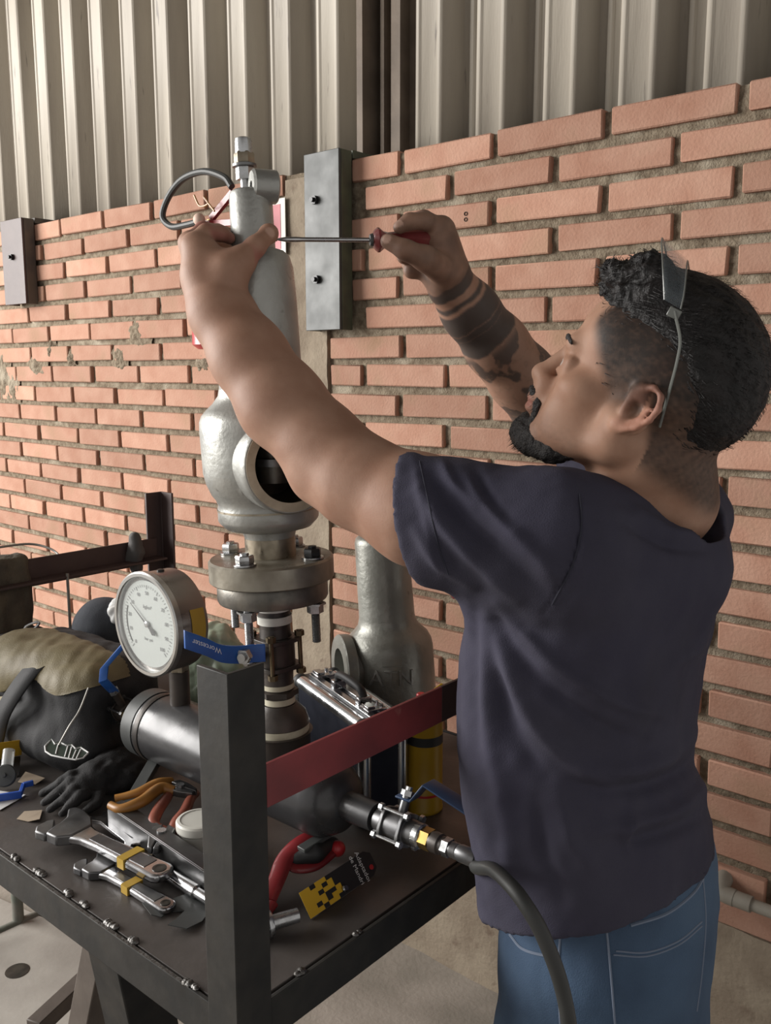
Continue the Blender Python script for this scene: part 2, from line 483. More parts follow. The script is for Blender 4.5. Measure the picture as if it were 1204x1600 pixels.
m_case = mat('case_panel_black', (.012, .014, .022), .35, col2=(.02, .022, .032), scale=40, spec=.5)
m_rubber = mat('rubber_black', (.014, .014, .015), .6, bump=.05)
m_can = mat('can_yellow', (.40, .245, .012), .4, col2=(.33, .19, .01), scale=9)
m_redplastic = mat('plastic_red', (.42, .02, .025), .4)
m_redtool = mat('tool_red_enamel', (.22, .016, .02), .35, coat=.1, col2=(.15, .012, .015), scale=20)
m_wplastic = mat('plastic_white', (.58, .57, .52), .45, col2=(.50, .49, .44), scale=12)
m_orange = mat('handle_orange_vinyl', (.34, .155, .03), .4, col2=(.25, .11, .022), scale=25)
m_redvinyl = mat('handle_rust_red_vinyl', (.30, .085, .05), .4, col2=(.20, .055, .035), scale=25)
m_glove = mat('glove_black_fabric', (.011, .011, .012), .85, col2=(.02, .019, .02), scale=60, bump=.3, bscale=400)
m_bag = mat('bag_black_nylon', (.012, .012, .014), .75, col2=(.020, .020, .022), scale=30, bump=.25, bscale=500)
m_olive = mat('bag_olive_nylon', (.155, .125, .06), .6, col2=(.115, .09, .045), scale=14, bump=.2, bscale=400)
m_paper = mat('paper_brown', (.40, .32, .235), .85, col2=(.34, .27, .20), scale=20)
m_wpaper = mat('paper_white', (.60, .60, .60), .8)
m_bluepl = mat('plastic_blue', (.02, .08, .40), .4)
m_clear = mat('plastic_clear', (.7, .72, .72), .15, alpha=.45, spec=.6)
m_cap = mat('cap_grey_cloth', (.045, .05, .062), .85, bump=.3, bscale=500)
m_gbag = mat('plastic_bag_green', (.30, .36, .27), .4, col2=(.20, .25, .18), scale=12, alpha=.8, bump=.3, bscale=30)
m_wbag = mat('plastic_bag_white', (.70, .70, .69), .5, bump=.3, bscale=30)
m_rag = mat('rag_grey_brown', (.10, .085, .06), .95, col2=(.055, .045, .035), scale=22, bump=.6, bscale=150)
m_wire = mat('wire_grey', (.25, .24, .22), .5, .4)
m_pvc = mat('pvc_pipe_grey', (.27, .25, .21), .6, col2=(.20, .18, .15), scale=12)
m_frame = mat('stool_green_grey', (.10, .115, .095), .55, col2=(.16, .15, .13), scale=22, bump=.2)
m_leg = mat('leg_brown_steel', (.11, .09, .075), .6, col2=(.075, .06, .05), scale=15, bump=.15)
m_board = mat('floor_plate_grey', (.30, .28, .25), .8, col2=(.24, .22, .195), scale=8, bump=.15)
m_sred = mat('extinguisher_red', (.36, .03, .035), .35, coat=.2)
m_signred = mat('sign_red', (.45, .10, .12), .5)
m_hose = mat('hose_black_rubber', (.022, .023, .022), .55, bump=.08)

# ================================================================== workbench
TZ = .85
NC = zp(*project((-.161, .881, TZ))[:2], TZ)
NC = Vector((-.161, .881, TZ))
def tb(u, v, z=0.0): return NC - TW * u + NW * v + ZU * z     # u to the left along the front, v towards the wall
BU, BV = 1.20, .78
bench = thing('workbench', tb(.6, .39, -TZ), 'black steel workbench with corner posts carrying the valve test rig', 'workbench')
g = MB().box(tb(BU / 2 + .002, BV / 2, -.003), TW, NW, ZU, BU - .006, BV - .006, .006)
g.build('top_plate', m_plate, bench, bevel=.001)
for nm, c, sx, sy in (('edge_angle', tb(BU / 2, -.003, -.025), BU, .006), ('edge_angle', tb(BU / 2, BV + .003, -.025), BU, .006)):
    MB().box(c, TW, NW, ZU, sx, sy, .052).build(nm, m_black, bench, bevel=.0012)
for uu in (-.003, BU + .003):
    MB().box(tb(uu, BV / 2, -.025), TW, NW, ZU, .006, BV, .052).build('edge_angle', m_black, bench, bevel=.0012)
POST_TOP = CAM_H - .305 - TZ
def post(u, v, du, dv, name='corner_post', mt=m_black, top=POST_TOP):
    g = MB(); w = .05; t = .006
    zc = (top - TZ) / 2; h = top + TZ
    # L section, outer corner at (u,v), flanges towards du, dv
    poly = [tb(u, v), tb(u + du * w, v), tb(u + du * w, v + dv * t), tb(u + du * t, v + dv * t), tb(u + du * t, v + dv * w), tb(u, v + dv * w)]
    g.prism([p - ZU * TZ for p in poly], ZU * h)
    return g.build(name, mt, bench, bevel=.001, angle=20)
post(-.0075, -.0075, 1, 1)
post(-.0075, BV + .0075, 1, -1)
post(BU + .0075, BV + .0075, -1, -1, mt=m_raildk)
post(BU + .0075, -.0075, -1, 1, mt=m_raildk)
RZ0, RZ1 = CAM_H - .47 - TZ, CAM_H - .42 - TZ
# side rails: the red one on the right, the brown one on the left
def rail(u, sgn, v0, v1, mt, name):
    g = MB(); zc = (RZ0 + RZ1) / 2
    g.box(tb(u, (v0 + v1) / 2, zc), TW, NW, ZU, .005, v1 - v0, RZ1 - RZ0)
    g.box(tb(u + sgn * .022, (v0 + v1) / 2, RZ0 + .0025), TW, NW, ZU, .045, v1 - v0, .005)
    return g.build(name, mt, bench, bevel=.0008)
r1 = rail(-.003, 1, .044, .36, m_red, 'side_rail'); tag(r1, 'red painted side rail')
r2 = rail(-.003, 1, .36, BV - .04, m_railblk, 'side_rail'); tag(r2, 'black painted end of the side rail')
r3 = rail(BU - .002, -1, .03, BV - .02, m_raildk, 'side_rail'); tag(r3, 'dark brown side rail by the wall')
MB().box(tb(BU + .002 - .003, BV - .19, RZ0 - .006), TW, NW, ZU, .006, .34, .016).build('rail_gusset', m_raildk, bench, bevel=.001)
# weld beads on the plate edge
for (px, py, n) in ((25, 1342, 4), (62, 1365, 6), (108, 1398, 3), (133, 1416, 4), (175, 1448, 5), (212, 1472, 3), (301, 1542, 5), (560, 1458, 2), (470, 1520, 3)):
    g = MB(); c = zp(px, py, TZ)
    dr = TW if px < 400 else NW
    for k in range(n):
        q = c + dr * ((k - n / 2) * .0042) + ZU * (.0008 + .001 * random.random()) + NW * random.uniform(-.0015, .0015)
        g.sphere(q, random.uniform(.0036, .0068), 8, 6, (1, 1, .7))
    g.build('weld_bead', m_weld, bench)
# bright ground line of the plate edge
MB().box(tb(BU / 2 + .03, -.0035, .0012), TW, NW, ZU, BU - .1, .004, .0012).build('ground_edge', m_weld, bench)
# raking legs under the front edge
def bar(p0, p1, w, t, up, mt, name, parent, bevel=.001):
    p0 = Vector(p0); p1 = Vector(p1); a = (p1 - p0).normalized(); e = Vector(up); e = (e - a * e.dot(a)).normalized(); f_ = a.cross(e)
    return MB().box((p0 + p1) / 2, a, e, f_, (p1 - p0).length, w, t).build(name, mt, parent, bevel=bevel)
pa = tb(.39, .02, -.05); pb = tb(-.02, .12, -TZ + .004)
pa = zp(150, 1480, TZ - .05) + NW * .03
bar(pa + TW * .02, zp(268, 1760, TZ - .45) + NW * .05 - ZU * .40, .07, .07, TW, m_black, 'raking_leg', bench, .002)
bar(zp(80, 1440, TZ - .05) + NW * .10, zp(20, 1660, TZ - .50) + NW * .05 - ZU * .345, .045, .045, TW, m_leg, 'raking_leg', bench, .002)
bar(zp(52, 1608, TZ - .52), zp(190, 1478, TZ - .52), .032, .032, ZU, m_leg, 'leg_stretcher', bench, .002)

# ================================================================== brackets on the wall
def bracket(px0, px1, pyt, pyb, side, out, label, mf, ms, bolts):
    s0 = wall_sz(px0, (pyt + pyb) / 2, out)[0]; s1 = wall_sz(px1, (pyt + pyb) / 2, out)[0]
    zt = wall_sz((px0 + px1) / 2, pyt, out)[1]; zb = wall_sz((px0 + px1) / 2, pyb, out)[1]
    t = thing('steel_bracket', wl((s0 + s1) / 2, zb, 0), label, 'bracket', 'steel stubs fixed to the top of the brick wall')
    sc = (s0 + s1) / 2; zc = (zt + zb) / 2
    MB().box(wl(sc, zc, out - .004), TW, NW, ZU, s1 - s0, .008, zt - zb).build('face_plate', mf, t, bevel=.0015)
    MB().box(wl(s1 - .004, zc, (out - .008 + .006) / 2), TW, NW, ZU, .008, out - .016, zt - zb).build('side_web', ms, t, bevel=.0015)
    MB().box(wl(s0 + .004, zc, (out - .008) / 2 - .002), TW, NW, ZU, .008, out - .012, zt - zb).build('side_web', ms, t, bevel=.0015)
    MB().box(wl(sc, zt - .003, (out + .002) / 2), TW, NW, ZU, s1 - s0 - .017, out - .020, .006).build('top_cap', ms, t, bevel=.001)
    za = max(zt - .012, WTOP + .012)
    MB().box(wl(sc, za, -.055), TW, NW, ZU, s1 - s0, .115, .020).build('top_arm', ms, t, bevel=.0015)
    for bx, by in bolts:
        s, z = wall_sz(bx, by, out)
        g = MB().hexa(wl(s, z, out + .0005), wl(s, z, out + .010), .0115).cyl(wl(s, z, out + .01), wl(s, z, out + .018), .006, n=12)
        g.build('bolt', m_blackbolt, t)
bracket(476, 530, 236, 516, 1, .055, 'galvanised steel bracket with two black bolts behind the screwdriver', m_galv, m_green, ((493, 313), (496, 437)))
bracket(4, 37, 342, 476, 1, .055, 'dark brown steel bracket at the far left of the brick wall', m_raildk, m_darksteel, ((20, 402),))

# ================================================================== extinguisher, sign, pipe on the wall
s_, z_ = wall_sz(332, 470, .08)
ext = thing('fire_extinguisher', wl(s_, z_ - .2, .08), 'red fire extinguisher with black hose hanging behind the raised arm', 'fire extinguisher')
zb = wall_sz(320, 546, .08)[1]; zt = wall_sz(340, 372, .08)[1]; c0 = wl(wall_sz(336, 500, .08)[0], zb, .08)
H = zt - zb; R0 = .066
MB().lathe([(.05, 0), (R0, .012), (R0, H * .8), (.055, H * .9), (.02, H), (.02, H + .02)], c0, ZU, 28).build('cylinder', m_sred, ext)
ctop = c0 + ZU * (H + .02)
MB().cyl(ctop, ctop + ZU * .03, .018, n=16).build('valve_head', m_brass, ext)
hp = [wall_sz(360, 352, .1), wall_sz(340, 352, .1), wall_sz(318, 342, .12)]
bar(wl(*wall_sz(318, 350, .1), .1), wl(*wall_sz(378, 347, .1), .1), .018, .012, ZU, m_redtool, 'lower_handle', ext)
bar(wl(*wall_sz(330, 342, .1), .1), wl(*wall_sz(364, 300, .1), .1), .018, .012, ZU, m_redtool, 'upper_lever', ext)
MB().sphere(wl(*wall_sz(311, 343, .13), .13), .017, 14, 10).build('pull_knob', mat('knob_pale', (.50, .36, .29), .6), ext)
hz_ = [(362, 292), (350, 277), (318, 268), (285, 280), (263, 308), (254, 338), (268, 354), (292, 351), (310, 346)]
MB().tube(spline([wl(*wall_sz(x, y, .11), .11) for x, y in hz_], 6), .0095, 10).build('hose', m_hose, ext)
MB().tube(spline([wl(*wall_sz(x, y, .13), .13) for x, y in ((303, 305), (312, 322), (325, 318), (318, 308), (335, 330))], 5), .003, 6).build('safety_tag_cord', m_orange, ext)
s0, z0 = wall_sz(427, 400, .01); s1, z1 = wall_sz(447, 309, .01)
sg = thing('wall_sign', wl((s0 + s1) / 2, z0, 0), 'narrow red sign with pale border partly hidden behind the valve', 'sign')
MB().box(wl((s0 + s1) / 2 - .05, (z0 + z1) / 2, .014), TW, NW, ZU, s1 - s0 + .1, .003, z1 - z0).build('board', m_wplastic, sg)
MB().box(wl((s0 + s1) / 2 - .055, (z0 + z1) / 2, .016), TW, NW, ZU, s1 - s0 + .075, .001, z1 - z0 - .03).build('red_panel', m_signred, sg)
pp = thing('pvc_pipe', wl(.95, wall_sz(1180, 1415, .03)[1] - .03, .03), 'grey plastic pipe with elbow running low along the brick wall', 'pipe')
zP = wall_sz(1170, 1412, .035)[1]; sP = wall_sz(1138, 1400, .035)[0]
MB().cyl(wl(sP, zP, .035), wl(1.42, zP, .035), .0125, n=16).build('pipe', m_pvc, pp)
MB().cyl(wl(sP - .005, zP, .035), wl(sP + .045, zP, .035), .0165, n=16).build('socket', m_pvc, pp)
MB().tube(spline([wl(sP + .012, zP, .035), wl(sP - .012, zP + .002, .033), wl(sP - .02, zP + .012, .02), wl(sP - .021, zP + .02, -.02)], 5), .0175, 14).build('elbow', m_pvc, pp)

# ================================================================== safety valve under test
AY = 1.251
def axp(py): return yp(391 + (py - 300) * 47.0 / 830.0, py, AY)
A0 = axp(1130); AXD = (axp(300) - A0).normalized()
def axh(py): return (axp(py) - A0).dot(AXD)
def axr(rpx, py): return pxm(rpx, py, AY)
def axprof(lst): return [(axr(r, py), axh(py)) for py, r in lst]
sv = thing('safety_valve', A0 + AXD * axh(905), 'tall silver safety valve clamped on the test flange under repair', 'valve')
# bonnet and cap
MB().lathe(axprof([(392, 8), (392, 34), (388, 34), (306, 33.5), (300, 31), (297, 26), (296, 0)]), A0, AXD, 40).build('cap', m_cast, sv)
bon = axprof([(640, 60), (620, 66), (560, 64), (470, 62.5), (420, 60), (402, 55), (394, 47), (390, 36), (389, 5)])
MB().lathe(bon, A0, AXD, 48).build('bonnet', m_cast, sv)
# body with the bored outlet
bodyp = axprof([(868, 38), (838, 39), (828, 42), (822, 66), (812, 76), (808, 78), (790, 78), (785, 77), (776, 80), (768, 86), (752, 93), (735, 97), (670, 99), (656, 98.5), (646, 95), (637, 87), (628, 77), (616, 68), (606, 66)])
gb = MB().lathe(bodyp, A0, AXD, 64)
OD = Vector((.45, -.893, 0)).normalized()
oc = A0 + AXD * axh(716)
OR_ = .0625
gn = MB().lathe([(OR_ + .004, .02), (OR_ + .003, .085), (OR_ + .003, .098), (OR_ + .0005, .1015), (OR_ - .004, .1015)], oc, OD, 64)
gc = MB().cyl(oc + OD * .012, oc + OD * .2, OR_ - .0125, n=64)
def boolean(ga, gbm, op, extra=None):
    oa = ga.build('tmp_a', None); ob = gbm.build('tmp_b', None)
    mods = [(ob, op)]
    md = oa.modifiers.new('b', 'BOOLEAN'); md.object = ob; md.operation = op; md.solver = 'EXACT'
    if extra is not None:
        oc_ = extra[0].build('tmp_c', None); md2 = oa.modifiers.new('b2', 'BOOLEAN'); md2.object = oc_; md2.operation = extra[1]; md2.solver = 'EXACT'
    dg = bpy.context.evaluated_depsgraph_get(); dg.update()
    me = bpy.data.meshes.new_from_object(oa.evaluated_get(dg))
    for q in [oa, ob] + ([oc_] if extra is not None else []): bpy.data.objects.remove(q)
    me.polygons.foreach_set('use_smooth', [True] * len(me.polygons)); me.set_sharp_from_angle(angle=math.radians(40))
    return me
me = boolean(gb, gn, 'UNION', (gc, 'DIFFERENCE'))
bo = link('body', me, m_cast, sv)
# bore lining and face ring
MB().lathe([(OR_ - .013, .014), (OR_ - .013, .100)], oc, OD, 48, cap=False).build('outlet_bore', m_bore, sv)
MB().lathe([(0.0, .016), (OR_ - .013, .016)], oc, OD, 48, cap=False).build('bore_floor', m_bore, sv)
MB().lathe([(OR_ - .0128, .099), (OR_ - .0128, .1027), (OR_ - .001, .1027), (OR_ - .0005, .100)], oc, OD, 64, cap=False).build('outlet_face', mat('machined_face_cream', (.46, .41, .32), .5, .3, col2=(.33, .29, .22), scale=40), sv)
g = MB(); ox = OD.cross(ZU)
g.cyl(oc + OD * .03 - ZU * .03, oc + OD * .03 + ZU * .035, .022, .026, 24)
g.build('disc_holder', m_flange2, sv)
MB().cyl(oc + OD * .03 - ZU * .006, oc + OD * .03 + ZU * .004, .036, n=32).build('disc', m_satin, sv)
# grooves of the body band
MB().lathe([(axr(78, 789) + .0008, axh(794)), (axr(78, 789) + .0008, axh(791))], A0, AXD, 64, cap=False).build('band_ring', m_rust, sv)
MB().lathe(axprof([(868, 39.4), (838, 39.4)]), A0, AXD, 48, cap=False).build('neck_sleeve', m_rust, sv)
FR = axr(97, 890)
MB().lathe([(.02, axh(903)), (FR - .002, axh(903)), (FR, axh(901)), (FR, axh(872)), (FR - .003, axh(869)), (.03, axh(867))], A0, AXD, 64).build('inlet_flange', m_flange, sv)
# raised cast marks on the body
bx = AXD; rad = axr(96, 700)
def bodypt(px, py):
    c = A0 + AXD * axh(py); e1 = Vector((px - 391 - (py - 300) * 47 / 830.0, 0, 0)) * (AY / FPX)
    x = e1.x; y = -math.sqrt(max(0, rad * rad - x * x)); return c + Vector((x, y, 0))
for pts in (((324, 676), (322, 690)), ((326, 680), (323, 686)), ((318, 726), (324, 726)), ((321, 700), (317, 706), (317, 716), (320, 722), (322, 712), (321, 702))):
    MB().tube([bodypt(*p) for p in pts], .0016, 6).build('cast_mark', m_cast, sv)
# lifting lug, stem and nuts on the cap
lc = yp(392, 290, AY - .012); ld = Vector((.93, .36, 0)).normalized()
rl = pxm(25.5, 290, AY)
MB().lathe([(.0065, 0), (rl - .003, 0), (rl, .003), (rl, .033), (rl - .002, .035), (.0065, .035), (.0065, 0)], lc, ld, 32, cap=False).build('lifting_lug', m_cast, sv)
MB().lathe([(0, .004), (.0066, .004)], lc, ld, 20, cap=False).build('lug_hole', m_bore, sv)
st = yp(384, 296, AY + .014)
def sth(py): return (yp(384, py, AY + .014) - st).dot(AXD)
MB().lathe([(.007, -.01), (.007, sth(262))], st, AXD, 16).build('stem', m_zinc, sv)
MB().lathe([(.0125, sth(281)), (.0125, sth(262))], st, AXD, 6).build('lock_nut', m_zinc, sv)
MB().lathe([(.010, sth(262)), (.0165, sth(261)), (.0165, sth(257)), (.012, sth(255))], st, AXD, 24).build('washer', m_satin, sv)
MB().lathe([(.0128, sth(256)), (.0138, sth(254)), (.0138, sth(241)), (.0125, sth(238))], st, AXD, 6).build('cap_nut', m_rust, sv)
MB().lathe([(.0118, sth(240)), (.0115, sth(222)), (.0108, sth(217)), (.008, sth(215)), (.0079, sth(219)), (0, sth(219))], st, AXD, 24).build('adjusting_screw', m_zinc, sv)
k0 = yp(359, 371, AY - .012); MB().lathe([(.010, -.012), (.0098, -.004), (.008, .002), (.004, .005), (0, .006)], k0, Vector((-.75, -.6, .1)), 18).build('set_screw', m_blackbolt, sv)
k1 = yp(424, 374, AY); MB().lathe([(.0045, 0), (.0045, .005), (.0028, .0055), (.0025, .0075), (0, .008)], k1, Vector((1, 0, 0)), 10).build('locking_screw', m_zinc, sv)

# ================================================================== test manifold (vessel, riser, lower flange)
man = thing('test_manifold', zp(430, 1330, TZ), 'black steel test manifold with horizontal pressure vessel under the valve', 'manifold')
m_tie = mat('tie_bolt_bronze', (.16, .12, .07), .4, .8, col2=(.10, .08, .05), scale=50)
m_skid = mat('skid_steel', (.10, .10, .10), .35, .8, col2=(.06, .06, .06), scale=20, rvar=.1)
ax = lambda lst, name, mt, n=40: MB().lathe(axprof(lst), A0, AXD, n).build(name, mt, man)
ax([(936, 60), (934, 84), (930, 86), (912, 86), (906, 84), (905, 40)], 'lower_flange', m_flange2, 56)
ax([(1140, 24), (936, 24)], 'riser_pipe', m_iron, 32)
ax([(945, 33), (937, 33)], 'hub', m_iron)
ax([(952, 26.5), (946, 26.5)], 'thread_tape', m_tape); ax([(958, 25.5), (952, 25.5)], 'nipple', m_iron)
ax([(972, 27), (960, 27)], 'thread_tape', m_tape)
ax([(1073, 25), (1066, 25)], 'thread_tape', m_tape2)
MB().lathe(axprof([(1086, 26), (1084, 31), (1076, 31), (1074, 26)]), A0, AXD, 6).build('hex_nipple', m_iron, man)
ax([(1096, 25), (1087, 25)], 'thread_tape', m_tape2)
ax([(1128, 46), (1112, 41), (1104, 33), (1097, 27)], 'reducer', m_iron)
ax([(1140, 44), (1129, 45.5)], 'thread_tape', m_tape2)
ax([(1212, 44), (1146, 46), (1140, 50)], 'vertical_stub', m_iron)
# flange bolts
FC = A0 + AXD * axh(885)
for k, ang in enumerate((114, 204, 24, 294)):
    a = math.radians(ang); rb = axr(74, 885)
    q = Vector((math.cos(a) * rb, -math.sin(a) * rb, 0)); q = q - AXD * q.dot(AXD)
    bmt = m_blackbolt if ang in (24,) else m_zinc
    t = thing('flange_bolt', A0 + AXD * axh(995) + q, ['bright hex bolt at the near side of the valve flange', 'bright hex bolt at the left edge of the valve flange', 'black hex bolt at the right edge of the valve flange', 'hex bolt at the back of the valve flange'][k], 'bolt', 'bolts of the valve flange')
    top = axh(868)
    MB().lathe([(.0065, top), (.0155, top), (.0155, top + .0022), (.0065, top + .0022)], A0 + q, AXD, 24).build('washer', m_zinc, t)
    MB().lathe([(.0118, top + .0022), (.0128, top + .0035), (.0128, top + .0125), (.0112, top + .0145), (.0062, top + .0148), (.0062, top + .0175), (0, top + .018)], A0 + q, AXD, 6, ref=Vector((math.cos(a + .3), math.sin(a), 0))).build('head', bmt, t)
    bot = axh({114: 1014, 204: 986, 24: 996, 294: 966}[ang])
    low = axh(936)
    MB().lathe([(.0062, low - .0145), (.0118, low - .014), (.0118, low - .003), (.0155, low - .0028), (.0155, low), (.0062, low)], A0 + q, AXD, 6).build('nut', m_zinc if ang != 294 else m_satin, t)
    pr = []
    h = bot
    while h < low - .002:
        pr += [(.0054, h), (.0064, h + .0011)]; h += .0022
    pr += [(.0056, top + .001)]
    MB().lathe(pr, A0 + q, AXD, 14).build('threaded_shank', m_zinc if ang != 24 else m_satin, t)
# horizontal vessel, parallel to the wall
VC = A0 + AXD * axh(1225) + Vector((0, .0, 0)); VC.z = axp(1216).z
VR = .057
def vpt(a): return VC + TW * a
va, vb = -.335, .085
MB().lathe([(0, va - .022), (.028, va - .019), (.048, va - .010), (VR - .001, va), (VR, va + .006), (VR, vb), (VR - .004, vb + .018), (.042, vb + .036), (.02, vb + .046), (0, vb + .048)], VC, TW, 48).build('vessel', m_vessel, man)
MB().lathe([(VR + .0008, va - .001), (VR + .0012, va + .028)], VC, TW, 48, cap=False).build('end_cap_rim', m_galv, man)
MB().lathe([(VR + .0012, va + .034), (VR + .0022, va + .04), (VR + .0012, va + .046)], VC, TW, 48, cap=False).build('weld_seam', m_iron, man)
# legs and skid of the vessel
f0 = vpt(va + .055) - ZU * (VR - .012) - NW * .03
f1 = tb(0, 0, .010); f1 = zp(192, 1276, TZ + .03)
bar(f0, f1, .021, .010, TW, m_galv, 'support_leg', man, .001)
e0 = zp(170, 1272, TZ + .028); e1 = zp(352, 1398, TZ + .028)
bar(e0, e1, .004, .028, NW, m_skid, 'skid_angle', man, .0006)
bar(e0 + ZU * .013 + NW * .012, e1 + ZU * .013 + NW * .012, .024, .003, NW, m_skid, 'skid_angle', man, .0006)
bar(vpt(vb - .02) - ZU * VR * .9, vpt(vb - .02) * 1 - ZU * (VC.z - TZ), .03, .02, TW, m_iron, 'support_leg', man, .001)
# right hand nipple
RN = yp(527, 1246, project(vpt(vb + .04))[2] * .93); 
RNa = vpt(vb + .035)
RD = TW.copy()
MB().lathe([(.021, -.03), (.0205, .03), (.0195, .062)], RNa, RD, 28).build('outlet_nipple', m_vessel, man)
# gauge nipple
GB = yp(270, 1082, 1.40)
ga = (Vector((GB.x, GB.y, 0)) - Vector((VC.x, VC.y, 0))).dot(TW)
gq = vpt(ga)
MB().cyl(gq + ZU * (VR - .006), gq + ZU * (VR + .055), .0165, n=20).build('gauge_nipple', m_iron, man)

# ================================================================== pressure gauge
GD = (-NW).copy()
gcen = gq + ZU * (VR + .055 + .0905) + GD * .050
pg = thing('pressure_gauge', gq + ZU * (VR + .055), 'large round pressure gauge with white dial on the vessel', 'pressure gauge')
GR = .083
MB().lathe([(GR - .010, -.052), (GR - .003, -.050), (GR - .002, -.046), (GR - .002, .0), (GR, .001), (GR, .0045)], gcen, GD, 64).build('case', m_gauge, pg)
MB().lathe([(GR - .0015, .0), (GR + .0015, .001), (GR + .0015, .0105), (GR - .001, .0125), (GR - .006, .0125), (GR - .008, .0095), (GR - .008, .004)], gcen, GD, 64, cap=False).build('bezel', m_bezel, pg)
MB().lathe([(0, .0045), (GR - .006, .0045)], gcen, GD, 48, cap=False).build('dial_tray', m_gauge, pg)
MB().lathe([(0, .0055), (GR - .013, .0055)], gcen, GD, 48, cap=False).build('dial', m_dial, pg)
gx = GD.cross(ZU).normalized() * -1.0     # to the right on the face
gx = ZU.cross(GD).normalized()
def dial(rx, ry, h=.0062): return gcen + gx * rx + ZU * ry + GD * h
RA = GR - .02
g = MB()
for k in range(51):
    a = math.radians(225 - 270 * k / 50); L_ = .007 if k % 5 == 0 else .004
    c = dial(math.cos(a) * (RA - L_ / 2), math.sin(a) * (RA - L_ / 2))
    rd = (gx * math.cos(a) + ZU * math.sin(a)); g.box(c, rd, rd.cross(GD), GD, L_, .0006 if k % 5 else .0011, .0003)
g.build('scale_marks', mat('ink_grey', (.22, .23, .23), .6), pg)
arc = []
for k in range(19):
    a = math.radians(158 + 62 * k / 18); arc.append(dial(math.cos(a) * (RA - .006), math.sin(a) * (RA - .006)))
MB().tube(arc, .0006, 5).build('scale_arc', m_ink, pg)
for k in range(11):
    a = math.radians(225 - 27 * k); c = dial(math.cos(a) * (RA - .0135), math.sin(a) * (RA - .0135))
    text_part('numeral', str(k * 10), c, gx, ZU, .0085, MATS['ink_grey'], pg, .0002)
text_part('dial_text', 'kg/cm²', dial(0, .027), gx, ZU, .008, MATS['ink_grey'], pg, .0002)
text_part('dial_text', 'bar  psi', dial(0, -.025), gx, ZU, .007, MATS['ink_grey'], pg, .0002)
na = math.radians(146)
nd = gx * math.cos(na) + ZU * math.sin(na); npd = nd.cross(GD)
MB().prism([dial(0, 0, .0085) + nd * .050 + npd * .0004, dial(0, 0, .0085) + nd * .05 - npd * .0004, dial(0, 0, .0085) - npd * .0014, dial(0, 0, .0085) - nd * .010 - npd * .0018, dial(0, 0, .0085) - nd * .020 - npd * .0046, dial(0, 0, .0085) - nd * .026, dial(0, 0, .0085) - nd * .020 + npd * .0046, dial(0, 0, .0085) - nd * .010 + npd * .0018, dial(0, 0, .0085) + npd * .0014], GD * .0006).build('needle', m_ink, pg)
MB().lathe([(.005, .006), (.005, .0095), (.0025, .0105), (0, .0105)], gcen, GD, 18).build('needle_hub', m_zinc, pg)
MB().lathe([(0, .0110), (GR - .007, .0110)], gcen, GD, 48, cap=False).build('glass', m_glass, pg)
# yellow sticker wrapped on the case
pts = []
for i in range(2):
    for k in range(13):
        a = math.radians(-24 + 46 * k / 12); rr = GR - .0012
        pts.append(gcen + GD * (-.018 - .026 * i) + (gx * math.cos(a) + ZU * math.sin(a)) * rr)
MB().grid(pts, 13).build('case_sticker', m_yellow, pg)
MB().lathe([(.006, 0), (.006, .004), (.003, .005)], gcen + (ZU) * (GR - .004) - GD * .022, ZU, 12).build('vent_plug', m_blackbolt, pg)
MB().cyl(gcen - ZU * (GR - .004) - GD * .050, gcen - ZU * (.0905 - .010) - GD * .050, .013, .0125, 20).build('stem', m_gauge, pg)
MB().hexa(gq + ZU * (VR + .0552), gq + ZU * (VR + .066), .0165).build('stem_hex', m_rust, pg)

# ================================================================== ball valves
def ball_valve(name, c, d, up, label, body_r, length, mt, boltm, group='three-piece ball valves of the test rig'):
    d = Vector(d).normalized(); up = Vector(up); up = (up - d * up.dot(d)).normalized(); sd = d.cross(up)
    t = thing(name, c, label, 'ball valve', group)
    h = length / 2
    MB().lathe([(body_r * .72, -h), (body_r * .78, -h * .55), (body_r * .95, -h * .5), (body_r * .95, -h * .42), (body_r * .9, -h * .4), (body_r * .9, h * .4), (body_r * .95, h * .42), (body_r * .95, h * .5), (body_r * .78, h * .55), (body_r * .72, h)], c, d, 32).build('body', mt, t)
    for s in (-1, 1):
        poly = []
        for k in range(16):
            w = 2 * math.pi * (k + .5) / 16; cx, sy = math.cos(w), math.sin(w); e = .55
            poly.append(c + d * (s * h * .38) + up * (math.copysign(abs(cx) ** e, cx) * body_r * 1.02) + sd * (math.copysign(abs(sy) ** e, sy) * body_r * 1.02))
        MB().prism(poly, d * (s * h * .15)).build('end_flange', mt, t, bevel=.0008)
    for a in (-1, 1):
        for b_ in (-1, 1):
            q = c + (up * a + sd * b_) * (body_r * .82)
            g = MB().cyl(q - d * h * .74, q + d * h * .74, body_r * .11, n=10)
            g.hexa(q + d * h * .55, q + d * h * .72, body_r * .24); g.hexa(q - d * h * .72, q - d * h * .55, body_r * .24)
            g.build('tie_bolt', boltm, t)
    return t, d, up, sd, h
